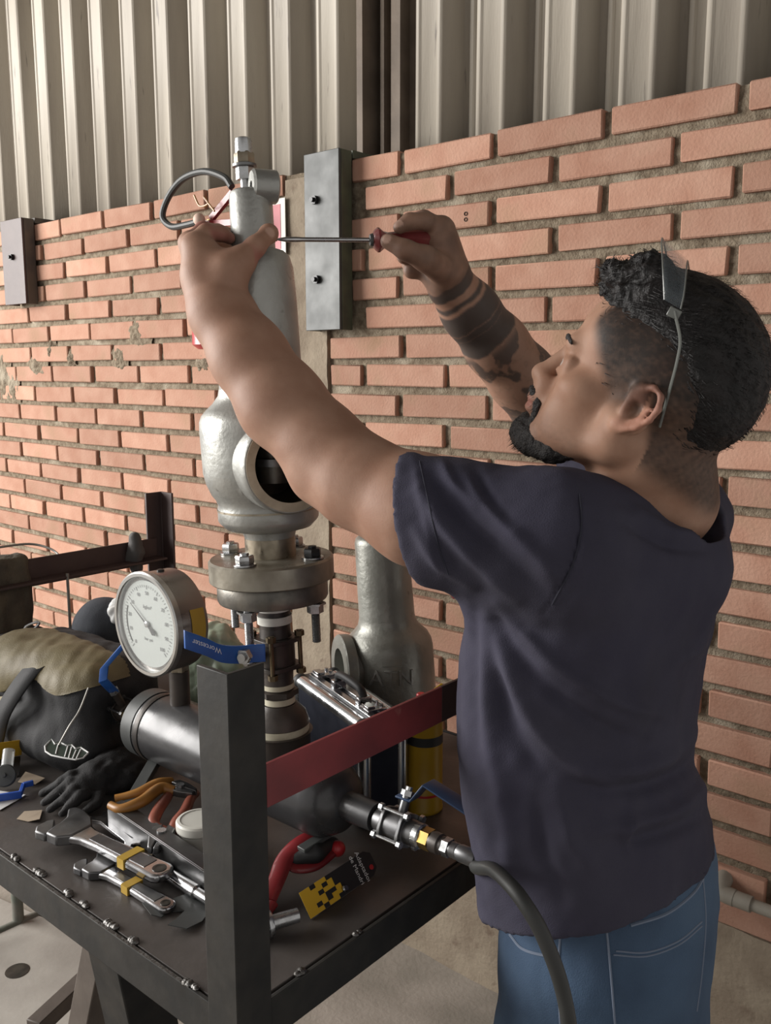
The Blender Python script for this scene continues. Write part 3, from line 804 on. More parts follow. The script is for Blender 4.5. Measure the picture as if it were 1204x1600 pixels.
# 1: upright valve on the riser, blue handle to the left
bc = A0 + AXD * axh(1018)
hd = (yp(290, 1015, 1.10) - yp(405, 1022, 1.18)).normalized()
bv, d_, u_, s__, h_ = ball_valve('ball_valve', bc, AXD, Vector((-.75, -.66, 0)), 'black upright ball valve with blue lever on the riser pipe', .030, axh(975) - axh(1066), m_iron, m_tie)
for nm in ('body',): pass
sp = bc + u_ * .030
MB().cyl(sp - u_ * .006, sp + u_ * .024, .009, n=14).build('stem', m_iron, bv)
p0 = sp + u_ * .022
hp = [yp(470 - 14, 1010, 1.19), yp(410, 1020, 1.165), yp(370, 1022, 1.15), yp(330, 1012, 1.14), yp(288, 996, 1.12)]
hp[0] = p0 + Vector((.012, .02, .004))
sp_ = spline([yp(414, 1020, 1.165), yp(396, 1021, 1.158), yp(372, 1023, 1.145), yp(345, 1021, 1.125), yp(322, 1011, 1.11), yp(288, 999, 1.09)], 5)
g = MB(); hw = pxm(14.5, 1015, 1.13); pts = []
for i in range(2):
    for q in sp_: pts.append(q + ZU * (hw if i else -hw))
lv = MB().grid(pts, len(sp_)).build('lever', m_blue, bv, solid=.0045, bevel=.0008)
hd_ = (sp_[-1] - sp_[-6]).normalized(); nn_ = hd_.cross(ZU)
text_part('lever_text', 'Worcester', yp(322, 1008, 1.11) + ZU * -.001 - nn_ * (-.0027 if nn_.y < 0 else .0027), hd_ , -ZU, .0105, mat('print_white', (.6, .64, .7), .5), lv, .0002)
jn = yp(384, 1024, 1.148); nd2 = Vector((-.35, -.93, 0)).normalized()
MB().hexa(jn, jn + nd2 * .009, .0105).cyl(jn + nd2 * .008, jn + nd2 * .013, .006, n=12).build('lever_nut', m_zinc, bv)
bar(yp(398, 1020, 1.16), sp, .016, .006, ZU, m_iron, 'stem_link', bv)
# 2: valve on the left end of the vessel
lc2 = vpt(va - .022) - TW * .048
bv2, d_, u_, s__, h_ = ball_valve('ball_valve', lc2, TW, ZU * 1 - NW * .5, 'small ball valve with raised blue lever at the left end of the vessel', .019, .060, m_iron, m_satin)
MB().cyl(vpt(va - .024), vpt(va - .004), .015, n=20).build('yellow_taped_nipple', m_yellow, bv2)
q0 = yp(161, 1063, 1.46); q1 = yp(163, 1043, 1.46); q2 = yp(200, 1000, 1.43); q3 = yp(214, 985, 1.42)
MB().cyl(lc2 + u_ * .012, lc2 + u_ * .045, .007, n=12).build('stem', m_iron, bv2)
sp_ = [lc2 + u_ * .046, q0, q1, q2, q3]; wv = Vector((.9, -.2, .35)).normalized() * .0085
pts = [p - wv for p in sp_] + [p + wv for p in sp_]
MB().grid(pts, 5).build('lever', m_blue, bv2, solid=.004, bevel=.0006)
k = lc2 + u_ * .046; MB().hexa(k, k + u_ * .007, .0095).build('lever_nut', m_zinc, bv2)
# 3: valve on the right with the air hose
rc = RNa + TW * .100
bv3, d_, u_, s__, h_ = ball_valve('ball_valve', rc, TW, ZU * .9 + NW * .45, 'ball valve with dark blue flat lever at the hose end', .022, .068, m_satin, m_zinc)
MB().cyl(rc + u_ * .015, rc + u_ * .043, .0065, n=12).build('stem', m_satin, bv3)
k = rc + u_ * .041; MB().hexa(k, k + u_ * .007, .009).cyl(k + u_ * .007, k + u_ * .012, .005, n=10).build('lever_nut', m_zinc, bv3)
a0 = rc + u_ * .040 - TW * .012; a1 = rc + u_ * .038 + TW * .010 + NW * .004; a2 = rc + u_ * .062 + TW * .022 + NW * .008; a3 = rc + u_ * .034 + TW * .106 + NW * .030
wv = NW * .0105
sp_ = [a0, a1, a2, a3 - TW * .006, a3]
ws = [1, 1, 1.2, 1.35, .8]
MB().grid([p - wv * w for p, w in zip(sp_, ws)] + [p + wv * w for p, w in zip(sp_, ws)], 5).build('lever', m_navy, bv3, solid=.003, bevel=.0008)
# fittings and air hose
hs = thing('air_hose', rc + TW * .03 - ZU * .0, 'black rubber air hose with brass fitting hanging past the jeans', 'hose')
f0 = rc + TW * (h_ - .004)
MB().lathe([(.016, 0), (.0165, .010), (.014, .012)], f0, TW, 24).build('collar', m_zinc, hs)
MB().hexa(f0 + TW * .012, f0 + TW * .026, .0145).build('brass_hex', m_brass, hs)
MB().lathe([(.0125, .026), (.0135, .030), (.0135, .040), (.0115, .042), (.0115, .046)], f0, TW, 24).build('coupling', m_iron, hs)
MB().hexa(f0 + TW * .046, f0 + TW * .056, .0125).build('steel_hex', m_zinc, hs)
fe = f0 + TW * .056
hend = yp(738, 1335, (fe + TW * .05).y)
hdir = TW.copy()
MB().lathe([(.0098, 0), (.0105, .004), (.0098, .006), (.0105, .010), (.0098, .012), (.011, .016), (.011, .038), (.0098, .04)], fe, TW, 24).build('ferrule', m_satin, hs)
h0 = fe + TW * .038
hpts = [h0, h0 + TW * .010 - NW * .012 - ZU * .002, yp(768, 1358, h0.y - .10), yp(794, 1380, h0.y - .15), yp(818, 1410, h0.y - .175), yp(848, 1462, h0.y - .19), yp(878, 1545, h0.y - .20), yp(892, 1640, h0.y - .20), yp(890, 1760, h0.y - .13), yp(860, 1960, h0.y - .08), yp(800, 2180, h0.y - .03)]
hp_ = spline(hpts, 8)
zf = [p for p in hp_ if p.z > .02]
last = zf[-1]
zf += [Vector((last.x, last.y + .02, .012)), Vector((last.x - .02, last.y + .12, .0105)), Vector((last.x - .15, last.y + .3, .0105))]
MB().tube(spline(zf, 2), .0082, 12).build('hose', m_hose, hs)

# ================================================================== second valve on the bench
c2 = zp(620, 1128, TZ)
c2 = Vector(((620 - 602) / FPX * 1.62, 1.585, TZ))
def c2z(py): return yp(617, py, 1.585).z - TZ
def c2r(r, py): return pxm(r, py, 1.585)
v2 = thing('valve_body', c2, 'spare grey cast valve bonnet standing near the brick wall', 'valve')
lean = (yp(605, 845, 1.585) - yp(622, 1080, 1.585)).normalized()
pr = [(1118, 62), (1112, 68), (1010, 68.5), (1000, 67), (990, 62), (982, 54), (974, 47), (964, 44), (960, 43.5), (845, 42), (838, 40), (833, 34), (831, 20), (830, 0)]
MB().lathe([(c2r(r, py), c2z(py)) for py, r in pr], c2, lean, 56).build('body', m_cast2, v2)
fl = yp(543, 1035, 1.585)
fdir = Vector((-.93, -.3, 0)).normalized()
fc2 = c2 + lean * c2z(1035)
MB().lathe([(c2r(40, 1030), .03), (c2r(42, 1030), .074), (c2r(50, 1030), .076), (c2r(51, 1030), .08), (c2r(51, 1030), .094), (c2r(49, 1030), .097), (c2r(30, 1030), .097), (c2r(30, 1030), .06), (0, .06)], fc2, fdir, 48, cap=False).build('side_flange', m_cast2, v2)
td = Vector((0.02, -1, 0)).normalized()
tc_ = c2 + lean * c2z(1038) + Vector((.006, -c2r(68.5, 1055) - .0, 0))
tp = text_part('cast_letters', 'ATN', (0, 0, 0), (1, 0, 0), (0, 0, 1), .040, m_cast, v2, .0026)
rr = c2r(68.7, 1055)
for v in tp.data.vertices:
    a = v.co.x / rr + .03; out = -v.co.y
    cc = c2 + lean * c2z(1038)
    v.co = cc + Vector((math.sin(a) * (rr + out), -math.cos(a) * (rr + out), v.co.z))
MB().box(c2 + lean * c2z(1019) + Vector((.004, -rr - .0006, 0)), (1, 0, 0), (0, 1, 0), (0, 0, 1), .035, .0012, .0016).build('cast_bar', m_cast2, v2)

# ================================================================== aluminium case
CZ = .172
k0 = zp(457, 1054, TZ + CZ); k1 = zp(564, 1132, TZ + CZ)
cd = (k1 - k0); clen = cd.length; cd.normalize(); cn = Vector((-cd.y, cd.x, 0))
if cn.y < 0: cn = -cn
k0 = Vector((k0.x, k0.y, TZ)); W_ = .085
def cp(a, b_, z): return k0 + cd * a + cn * b_ + ZU * z
cs_ = thing('aluminium_case', cp(clen / 2, W_ / 2, 0), 'upright black tool case with bright aluminium edges, latches and handle', 'case')
MB().box(cp(clen / 2, W_ / 2, CZ / 2), cd, cn, ZU, clen - .006, W_ - .006, CZ - .004).build('shell', m_case, cs_)
rr = .0105
for b_ in (0, W_):
    for z in (rr, CZ - rr):
        y = b_ + (rr if b_ == 0 else -rr)
        g = MB().cyl(cp(.012, y, z), cp(clen - .012, y, z), rr + .001, n=20); g.build('edge_profile', m_alu, cs_)
    for a in (rr, clen - rr):
        y = b_ + (rr if b_ == 0 else -rr)
        MB().cyl(cp(a, y, .012), cp(a, y, CZ - .012), rr + .0008, n=20).build('edge_profile', m_alu, cs_)
for a in (rr, clen - rr):
    for b_ in (rr, W_ - rr):
        for z in (rr, CZ - rr):
            MB().sphere(cp(a, b_, z), rr + .0035, 14, 10).build('corner_cap', m_rubber, cs_)
for b_ in (W_ * .36, W_ * .62):
    MB().box(cp(clen / 2, b_, CZ - .0005), cd, cn, ZU, clen - .03, .012, .004).build('lid_rail', m_alu, cs_, bevel=.001)
for a in (.035, clen - .04):
    g = MB().box(cp(a, W_ * .5, CZ + .004), cd, cn, ZU, .030, .034, .007); g.build('latch_plate', m_chrome, cs_, bevel=.0015)
    MB().box(cp(a, W_ * .40, CZ + .009), cd, cn, ZU, .022, .014, .005).build('latch_tongue', m_chrome, cs_, bevel=.0012)
    for k in (-1, 1): MB().cyl(cp(a + k * .008, W_ * .62, CZ + .006), cp(a + k * .008, W_ * .62, CZ + .0115), .0032, n=10).build('latch_rivet', m_chrome, cs_)
for a in (clen * .37, clen * .72):
    MB().box(cp(a, W_ * .5, CZ + .007), cd, cn, ZU, .014, .024, .013).build('handle_mount', m_chrome, cs_, bevel=.002)
hpts = [cp(clen * .37, W_ * .5, CZ + .012), cp(clen * .40, W_ * .47, CZ + .024), cp(clen * .545, W_ * .45, CZ + .028), cp(clen * .69, W_ * .47, CZ + .024), cp(clen * .72, W_ * .5, CZ + .012)]
MB().tube(spline(hpts, 6), .0065, 12).build('handle', m_rubber, cs_)

# ================================================================== spray can
sc_ = zp(662, 1262, TZ)
can = thing('spray_can', sc_, 'yellow spray can with red nozzle and yellow straw beside the case', 'spray can')
MB().lathe([(.0285, 0), (.0305, .003), (.0305, .006), (.0295, .008), (.0295, .150), (.0305, .152), (.0305, .155), (.027, .163), (.020, .172), (.015, .175), (.015, .178)], sc_, ZU, 36).build('can', m_can, can)
MB().lathe([(.0297, .03), (.0297, .034)], sc_, ZU, 36, cap=False).build('print_band', m_redplastic, can)
MB().lathe([(.0297, .115), (.0297, .13)], sc_, ZU, 36, cap=False).build('print_band', m_ink, can)
MB().lathe([(.0075, .176), (.0075, .192), (.006, .194)], sc_ + Vector((-.006, 0, 0)), ZU, 16).build('nozzle', m_redplastic, can)
s0_ = sc_ + Vector((-.004, 0, .186))
MB().tube([s0_, s0_ + (yp(690, 1069, sc_.y + .05) - s0_) * 1.0], .0017, 8).build('straw', mat('straw_yellow', (.62, .42, .02), .4), can)

# ================================================================== implicit surfaces (soft, organic shapes)
class SDF:
    def __init__(s, lo, hi, h, far=.06):
        s.lo = np.array(lo, float); s.h = h
        s.n = tuple(int(math.ceil((b - a) / h)) + 1 for a, b in zip(lo, hi))
        s.F = np.full(s.n, far, np.float32); s.far = far
    def win(s, lo, hi):
        a = np.clip(np.floor((np.array(lo) - s.lo) / s.h).astype(int), 0, np.array(s.n))
        b = np.clip(np.ceil((np.array(hi) - s.lo) / s.h).astype(int) + 1, 0, np.array(s.n))
        if np.any(b <= a): return None
        sl = tuple(slice(i, j) for i, j in zip(a, b))
        g = [s.lo[k] + s.h * np.arange(a[k], b[k], dtype=np.float32) for k in range(3)]
        return sl, g[0][:, None, None].astype(np.float32), g[1][None, :, None].astype(np.float32), g[2][None, None, :].astype(np.float32)
    def put(s, sl, d, k, op='u'):
        A = s.F[sl]; d = d.astype(np.float32)
        if op == 'u':
            if k > 0:
                hh = np.clip(.5 + .5 * (A - d) / k, 0, 1); s.F[sl] = A * (1 - hh) + d * hh - k * hh * (1 - hh)
            else: s.F[sl] = np.minimum(A, d)
        elif op == 's':
            d = -d
            if k > 0:
                hh = np.clip(.5 - .5 * (A - d) / k, 0, 1); s.F[sl] = A * (1 - hh) + d * hh + k * hh * (1 - hh)
            else: s.F[sl] = np.maximum(A, d)
        elif op == 'i':
            s.F[sl] = np.maximum(A, d)
    def cone(s, a, b, ra, rb, k=.01, op='u', flat=None):        # flat: (axis vector, factor) squashes the section
        a = np.array(a, np.float32); b = np.array(b, np.float32); m = max(ra, rb) * (1.0 if flat is None else max(1, flat[1])) + k + .02
        w = s.win(np.minimum(a, b) - m, np.maximum(a, b) + m)
        if w is None: return s
        sl, X, Y, Z = w; ab = b - a; L2 = float(ab @ ab) + 1e-12
        px, py, pz = X - a[0], Y - a[1], Z - a[2]
        t = np.clip((px * ab[0] + py * ab[1] + pz * ab[2]) / L2, 0, 1)
        qx, qy, qz = px - t * ab[0], py - t * ab[1], pz - t * ab[2]
        if flat is not None:
            f = np.array(flat[0], np.float32); f = f / np.linalg.norm(f); c = qx * f[0] + qy * f[1] + qz * f[2]; g = 1 / flat[1] - 1
            qx, qy, qz = qx + f[0] * c * g, qy + f[1] * c * g, qz + f[2] * c * g
        d = np.sqrt(qx * qx + qy * qy + qz * qz) - (ra + (rb - ra) * t)
        s.put(sl, d, k, op); return s
    def chain(s, pts, rs, k=.01, op='u', flat=None):
        for i in range(len(pts) - 1): s.cone(pts[i], pts[i + 1], rs[i], rs[i + 1], k, op, flat)
        return s
    def ell(s, c, r, R=None, k=.01, op='u', p=2.0):             # ellipsoid, R rows = local axes in world
        c = np.array(c, np.float32); r = np.array(r, np.float32); m = float(r.max()) + k + .02
        w = s.win(c - m, c + m)
        if w is None: return s
        sl, X, Y, Z = w; X = X - c[0]; Y = Y - c[1]; Z = Z - c[2]
        if R is None: u, v, ww = X / r[0], Y / r[1], Z / r[2]
        else:
            R = np.array(R, np.float32); u = (X * R[0, 0] + Y * R[0, 1] + Z * R[0, 2]) / r[0]; v = (X * R[1, 0] + Y * R[1, 1] + Z * R[1, 2]) / r[1]; ww = (X * R[2, 0] + Y * R[2, 1] + Z * R[2, 2]) / r[2]
        if p == 2.0:
            k0 = np.sqrt(u * u + v * v + ww * ww); k1 = np.sqrt((u / r[0]) ** 2 + (v / r[1]) ** 2 + (ww / r[2]) ** 2) + 1e-9
            d = k0 * (k0 - 1) / k1
        else:
            k0 = (np.abs(u) ** p + np.abs(v) ** p + np.abs(ww) ** p) ** (1 / p); d = (k0 - 1) * float(r.min())
        s.put(sl, d, k, op); return s
    def loft(s, rings, e1, e2, k=.01, op='u', p=2.3):           # rings: (z, cx, cy, a, b) horizontal ellipses with axes e1, e2
        rg = np.array(sorted(rings), np.float32); m = float(rg[:, 3:].max()) + k + .02
        lo = (rg[:, 1].min() - m, rg[:, 2].min() - m, rg[0, 0] - .03); hi = (rg[:, 1].max() + m, rg[:, 2].max() + m, rg[-1, 0] + .03)
        w = s.win(lo, hi)
        if w is None: return s
        sl, X, Y, Z = w; zz = Z.ravel()
        cx, cy, a, b = [np.interp(zz, rg[:, 0], rg[:, j])[None, None, :] for j in range(1, 5)]
        dx, dy = X - cx, Y - cy
        u = (dx * e1[0] + dy * e1[1]) / a; v = (dx * e2[0] + dy * e2[1]) / b
        k0 = (np.abs(u) ** p + np.abs(v) ** p) ** (1 / p)
        d = (k0 - 1) * np.minimum(a, b)
        d = np.maximum(d, np.maximum(rg[0, 0] - Z, Z - rg[-1, 0]))
        s.put(sl, d, k, op); return s
    def box(s, c, half, R, rnd=.01, k=.01, op='u'):
        c = np.array(c, np.float32); m = float(np.linalg.norm(half)) + k + .02
        w = s.win(c - m, c + m)
        if w is None: return s
        sl, X, Y, Z = w; X = X - c[0]; Y = Y - c[1]; Z = Z - c[2]; R = np.array(R, np.float32)
        q = [np.abs(X * R[i, 0] + Y * R[i, 1] + Z * R[i, 2]) - (half[i] - rnd) for i in range(3)]
        d = np.sqrt(sum(np.maximum(v, 0) ** 2 for v in q)) + np.minimum(np.maximum(np.maximum(q[0], q[1]), q[2]), 0) - rnd
        s.put(sl, d, k, op); return s
    def mesh(s, smooth=1):
        F = s.F; I = F < 0
        n = np.array(F.shape)
        c = np.zeros(n - 1, np.uint8)
        cor = [(i, j, k) for i in (0, 1) for j in (0, 1) for k in (0, 1)]
        for (i, j, k) in cor: c += I[i:n[0] - 1 + i, j:n[1] - 1 + j, k:n[2] - 1 + k]
        act = (c > 0) & (c < 8); del c
        idx = np.argwhere(act); vid = np.full(act.shape, -1, np.int32); vid[act] = np.arange(len(idx))
        val = {q: F[idx[:, 0] + q[0], idx[:, 1] + q[1], idx[:, 2] + q[2]] for q in cor}
        acc = np.zeros((len(idx), 3)); cnt = np.zeros(len(idx))
        for q in cor:
            for ax in range(3):
                if q[ax]: continue
                q2 = list(q); q2[ax] = 1; q2 = tuple(q2)
                a, b = val[q], val[q2]; cr = (a < 0) != (b < 0)
                t = np.where(cr, a / np.where(cr, a - b, 1), 0)
                P = np.tile(np.array(q, float), (len(idx), 1)); P[:, ax] = t
                acc += P * cr[:, None]; cnt += cr
        V = s.lo + s.h * (idx + acc / cnt[:, None])
        faces = []
        for ax in range(3):
            o1, o2 = [(1, 2), (2, 0), (0, 1)][ax]
            sl0 = [slice(1, n[k] - 1) for k in range(3)]; sl0[ax] = slice(0, n[ax] - 1); sl1 = list(sl0); sl1[ax] = slice(1, n[ax])
            a = I[tuple(sl0)]; b = I[tuple(sl1)]
            E = np.argwhere(a != b); flip = a[a != b]
            base = E.copy()
            for k in range(3):
                if k != ax: base[:, k] += 1
            def cell(d1, d2):
                q = base.copy(); q[:, o1] -= d1; q[:, o2] -= d2; return vid[q[:, 0], q[:, 1], q[:, 2]]
            quad = np.stack([cell(1, 1), cell(0, 1), cell(0, 0), cell(1, 0)], 1)
            quad[~flip] = quad[~flip][:, ::-1]
            faces.append(quad)
        Q = np.concatenate(faces); Q = Q[(Q >= 0).all(1)]
        for _ in range(smooth):
            S = np.zeros_like(V); C = np.zeros(len(V))
            for i in range(4):
                a, b = Q[:, i], Q[:, (i + 1) % 4]
                np.add.at(S, a, V[b]); np.add.at(C, a, 1); np.add.at(S, b, V[a]); np.add.at(C, b, 1)
            V = V * .4 + .6 * S / np.maximum(C, 1)[:, None]
        return V, Q
def vq_mesh(name, V, Q, cols=None):
    me = bpy.data.meshes.new(name); me.vertices.add(len(V)); me.vertices.foreach_set('co', V.astype(np.float32).ravel())
    me.loops.add(len(Q) * 4); me.loops.foreach_set('vertex_index', Q.astype(np.int32).ravel())
    me.polygons.add(len(Q)); me.polygons.foreach_set('loop_start', np.arange(0, len(Q) * 4, 4, dtype=np.int32))
    me.update(calc_edges=True); me.polygons.foreach_set('use_smooth', [True] * len(Q))
    if cols is not None:
        at = me.color_attributes.new('Col', 'FLOAT_COLOR', 'POINT')
        at.data.foreach_set('color', np.concatenate([cols, np.ones((len(cols), 1))], 1).astype(np.float32).ravel())
    return me
def vnormals(V, Q):
    n = np.cross(V[Q[:, 2]] - V[Q[:, 0]], V[Q[:, 3]] - V[Q[:, 1]]); N = np.zeros_like(V)
    for i in range(4): np.add.at(N, Q[:, i], n)
    return N / (np.linalg.norm(N, axis=1)[:, None] + 1e-12)
def fnoise(V, scale, seed=0.0, octv=2):      # cheap smooth noise on arrays
    out = np.zeros(len(V)); a = 1.0; rs = np.random.default_rng(int(seed * 97) + 5)
    for o in range(octv):
        for k in range(5):
            d = rs.normal(size=3); d /= np.linalg.norm(d)
            out += a * np.sin((V @ d) * scale * (1 + .35 * k) * 2 ** o + rs.uniform(0, 6.28) + 1.3 * np.sin((V @ rs.normal(size=3)) * scale * .7 * 2 ** o)) / 5
        a *= .5
    return out
def soft(name, build, lo, hi, h, m, parent=None, disp=0.0, dscale=60, seed=1, octv=3, smooth=2, dirs=None):
    s = SDF(lo, hi, h); build(s); V, Q = s.mesh(smooth)
    if disp:
        N = vnormals(V, Q); V = V + N * (disp * fnoise(V if dirs is None else V * np.array(dirs), dscale, seed, octv))[:, None]
    return link(name, vq_mesh(name, V, Q), m, parent)
R_TW = [tuple(TW), tuple(NW), (0, 0, 1)]

# ================================================================== wrenches
def adj_wrench(p_head, p_tail, width, thick, label, flip=1, z=.0, tape=None):
    a = Vector(p_tail) - Vector(p_head); L_ = a.length; a.normalize(); n = ZU.cross(a).normalized() * flip
    up = a.cross(n) * flip
    if up.z < 0: up = -up
    o = Vector(p_head) + ZU * z
    t = thing('adjustable_wrench', o + a * L_ / 2, label, 'wrench', 'tools lying on the bench')
    P = lambda x, y, w=0: o + a * (x * L_) + n * (y * width) + up * w
    hw = .5
    hand = [(.20, .55), (.30, .42), (.45, .36), (.95, .50), (.985, .40), (1.0, .15), (1.0, -.15), (.985, -.40), (.95, -.50), (.45, -.36), (.30, -.42), (.22, -.62)]
    MB().prism([P(x, y) for x, y in hand], up * thick).build('handle', m_chrome, t, bevel=thick * .28)
    MB().prism([P(x, y, thick) for x, y in ((.36, .22), (.86, .30), (.86, -.30), (.36, -.22))], up * .0008).build('handle_recess', m_satin, t)
    hx = P(.935, 0)
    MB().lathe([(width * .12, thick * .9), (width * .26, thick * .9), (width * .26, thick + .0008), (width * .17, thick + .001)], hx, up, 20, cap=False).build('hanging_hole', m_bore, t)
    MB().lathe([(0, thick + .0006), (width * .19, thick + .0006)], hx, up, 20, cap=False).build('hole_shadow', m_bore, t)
    head = [(.24, .50), (.16, .85), (.04, 1.05), (-.03, 1.0), (-.045, .72), (.035, .28), (.065, -.15), (.07, -.45), (.10, -.95), (.19, -.92), (.25, -.50)]
    MB().prism([P(x, y, -.001) for x, y in head], up * (thick + .003)).build('fixed_jaw', m_satin, t, bevel=thick * .18)
    jaw = [(.068, -.44), (-.01, -.05), (-.035, -.28), (-.03, -.80), (.02, -1.08), (.10, -1.0), (.105, -.70)]
    MB().prism([P(x, y, .0) for x, y in jaw], up * thick).build('sliding_jaw', m_satin, t, bevel=thick * .18)
    g = MB(); c0 = P(.125, -.42, thick * .55); c1 = P(.125, .08, thick * .55); pr = []
    ln = (c1 - c0).length; k = 0
    while k < 8: pr += [(thick * .46, ln * k / 8), (thick * .62, ln * (k + .5) / 8)]; k += 1
    MB().lathe(pr, c0, c1 - c0, 14).build('knurl', m_zinc, t)
    if tape:
        x0, x1 = tape
        MB().prism([P(x0, .47, -.0006), P(x1, .49, -.0006), P(x1, -.49, -.0006), P(x0, -.47, -.0006)], up * (thick + .0022)).build('yellow_tape', m_yellow, t)
    return t
adj_wrench(zp(90, 1292, TZ + .016), zp(262, 1376, TZ + .016), .038, .013, 'large adjustable wrench with yellow tape on its handle, jaws beside the gloves', 1, .0, (.66, .72))
adj_wrench(zp(140, 1352, TZ), zp(268, 1428, TZ), .026, .010, 'smaller adjustable wrench with yellow tape nearest the bench edge', 1, .001, (.50, .58))
# double ended spanner below the big wrench
o0 = zp(150, 1276, TZ + .012); o1 = zp(214, 1328, TZ + .012)
a = (o1 - o0).normalized(); n = ZU.cross(a); L_ = (o1 - o0).length
t = thing('open_spanner', o0, 'flat open-ended spanner lying beside the skid angle', 'spanner', 'tools lying on the bench')
q = lambda x, y: o0 + a * (x * L_) + n * y
MB().prism([q(0, .012), q(.12, .016), q(.22, .007), q(.8, .006), q(.9, .012), q(1.0, .011), q(.94, .003), q(.93, -.003), q(1.0, -.011), q(.9, -.012), q(.8, -.006), q(.22, -.007), q(.12, -.016), q(0, -.012), q(.08, -.003), q(.09, .004)], ZU * .006).build('shank', m_chrome, t, bevel=.0012)
# chrome bars behind the post
for i, (x0, y0, x1, y1, r, lab) in enumerate(((262, 1330, 372, 1404, .0085, 'round chrome tool bar lying under the white jar'), (258, 1362, 360, 1428, .0095, 'knurled chrome handle lying beside the large wrench'))):
    o0 = zp(x0, y0, TZ + .012); o1 = zp(x1, y1, TZ + .012)
    t = thing('ratchet_handle', o0, lab, 'tool', 'tools lying on the bench')
    d = (o1 - o0); ln = d.length
    MB().lathe([(r * .8, 0), (r, .004), (r, ln * .5), (r * .75, ln * .52), (r * .75, ln)], o0, d, 20).build('shaft', m_chrome, t)
    MB().sphere(o0, r * 1.35, 14, 10).build('end_knob', m_satin, t)

# ================================================================== pliers
def pliers(hpts1, hpts2, head0, head1, r, mt, label, z):
    t = thing('pliers', zp(*head0, TZ), label, 'pliers', 'tools lying on the bench')
    for hp_ in (hpts1, hpts2):
        P_ = spline([zp(x, y, TZ + zz) for x, y, zz in hp_], 6); n = len(P_)
        MB().tube(P_, [r * (.75 + .35 * math.sin(math.pi * min(1, .15 + i / n))) for i in range(n)], 12).build('handle', mt, t)
    a = zp(*head0, TZ + z); b_ = zp(*head1, TZ + z - .006); d = (b_ - a).normalized(); n = ZU.cross(d).normalized(); L_ = (b_ - a).length
    for s in (-1, 1):
        poly = [a - d * .012 + n * (s * .004), a - d * .004 + n * (s * .017), a + d * L_ * .35 + n * (s * .016), a + d * L_ * .95 + n * (s * .008), b_ + n * (s * .0009), a + d * L_ * .4 + n * (s * .0009)]
        MB().prism(poly, ZU * .011).build('jaw', m_satin, t, bevel=.0016)
    MB().cyl(a + d * .006, a + d * .006 + ZU * .0135, .007, n=18).build('pivot', m_zinc, t)
    return t
pliers([(262, 1302, .03), (240, 1290, .035), (246, 1268, .04), (262, 1245, .04), (266, 1238, .04)], [(268, 1300, .03), (276, 1285, .035), (288, 1270, .035), (297, 1250, .035), (306, 1240, .03)], (255, 1306), (238, 1336), .0085, m_redvinyl, 'pliers with rust-red grips pointing at the bench edge', .032)
pliers([(272, 1236, .045), (250, 1232, .05), (222, 1252, .05), (190, 1264, .045), (172, 1258, .045)], [(268, 1222, .045), (245, 1226, .05), (215, 1240, .045), (180, 1248, .04)], (276, 1236), (306, 1246), .0085, m_orange, 'pliers with orange-brown grips lying behind the support leg', .040)
# white jar
jc = zp(312, 1332, TZ)
t = thing('plastic_jar', jc, 'white plastic jar with flat lid partly behind the corner post', 'jar')
MB().lathe([(.024, 0), (.027, .002), (.029, .034), (.029, .038)], jc, ZU, 32).build('body', m_wplastic, t)
MB().lathe([(.031, .038), (.033, .040), (.033, .051), (.031, .0535), (.027, .0542), (.0265, .053), (0, .053)], jc, ZU, 32).build('lid', m_wplastic, t)
# metal scrap
o = thing('sheet_scrap', zp(262, 1430, TZ), 'torn dark sheet-metal scrap in front of the small wrench', 'scrap')
poly = [(222, 1412), (240, 1404), (262, 1408), (290, 1398), (312, 1402), (330, 1420), (316, 1440), (292, 1452), (262, 1446), (276, 1436), (288, 1424), (262, 1426), (252, 1434), (236, 1430)]
MB().prism([zp(x, y, TZ + .004 + .004 * math.sin(i)) for i, (x, y) in enumerate(poly)], ZU * .0012).build('sheet', m_galv, o)
# zinc bolt right of the post
bc_ = zp(424, 1442, TZ + .017)
t = thing('hex_bolt', zp(424, 1442, TZ), 'thick zinc bolt lying on the bench just right of the corner post', 'bolt')
d = Vector((-.75, -.35, -.02)).normalized()
MB().lathe([(.016, 0), (.0172, .003), (.0172, .006)], bc_, d, 24).build('washer_face', m_zinc, t)
MB().lathe([(.0135, .006), (.0145, .008), (.0145, .016), (.012, .018)], bc_, d, 6).build('head', m_zinc, t)
MB().lathe([(.009, -.035), (.0095, 0)], bc_, d, 18).build('shank', m_zinc, t)

# ================================================================== red looped tool, checkered card
t = thing('looped_hand_tool', zp(470, 1390, TZ), 'red enamelled hand tool with looped grip behind the checkered card', 'hand tool')
lp = [(418, 1408, .012), (434, 1370, .022), (446, 1340, .034), (470, 1316, .045), (505, 1300, .05)]
P_ = spline([zp(x, y, TZ + z) for x, y, z in lp], 6)
MB().tube(P_, [.013 - .004 * abs(i / len(P_) - .35) for i in range(len(P_))], 12, flat=.45).build('upper_frame', m_redtool, t)
lp = [(446, 1344, .030), (462, 1356, .022), (492, 1352, .020), (520, 1330, .026), (530, 1322, .028)]
P_ = spline([zp(x, y, TZ + z) for x, y, z in lp], 6)
MB().tube(P_, .009, 12, flat=.6).build('lower_grip', m_redtool, t)
lp = [(424, 1412, .010), (405, 1438, .008), (380, 1470, .008)]
MB().tube([zp(x, y, TZ + z) for x, y, z in lp], .0095, 12, flat=.6).build('arm', m_redtool, t)
MB().sphere(zp(527, 1326, TZ + .028), .0115, 14, 10).build('red_button', m_redplastic, t)
bar(zp(470, 1328, TZ + .045), zp(512, 1302, TZ + .05), .006, .016, ZU, m_galv, 'blade', t)
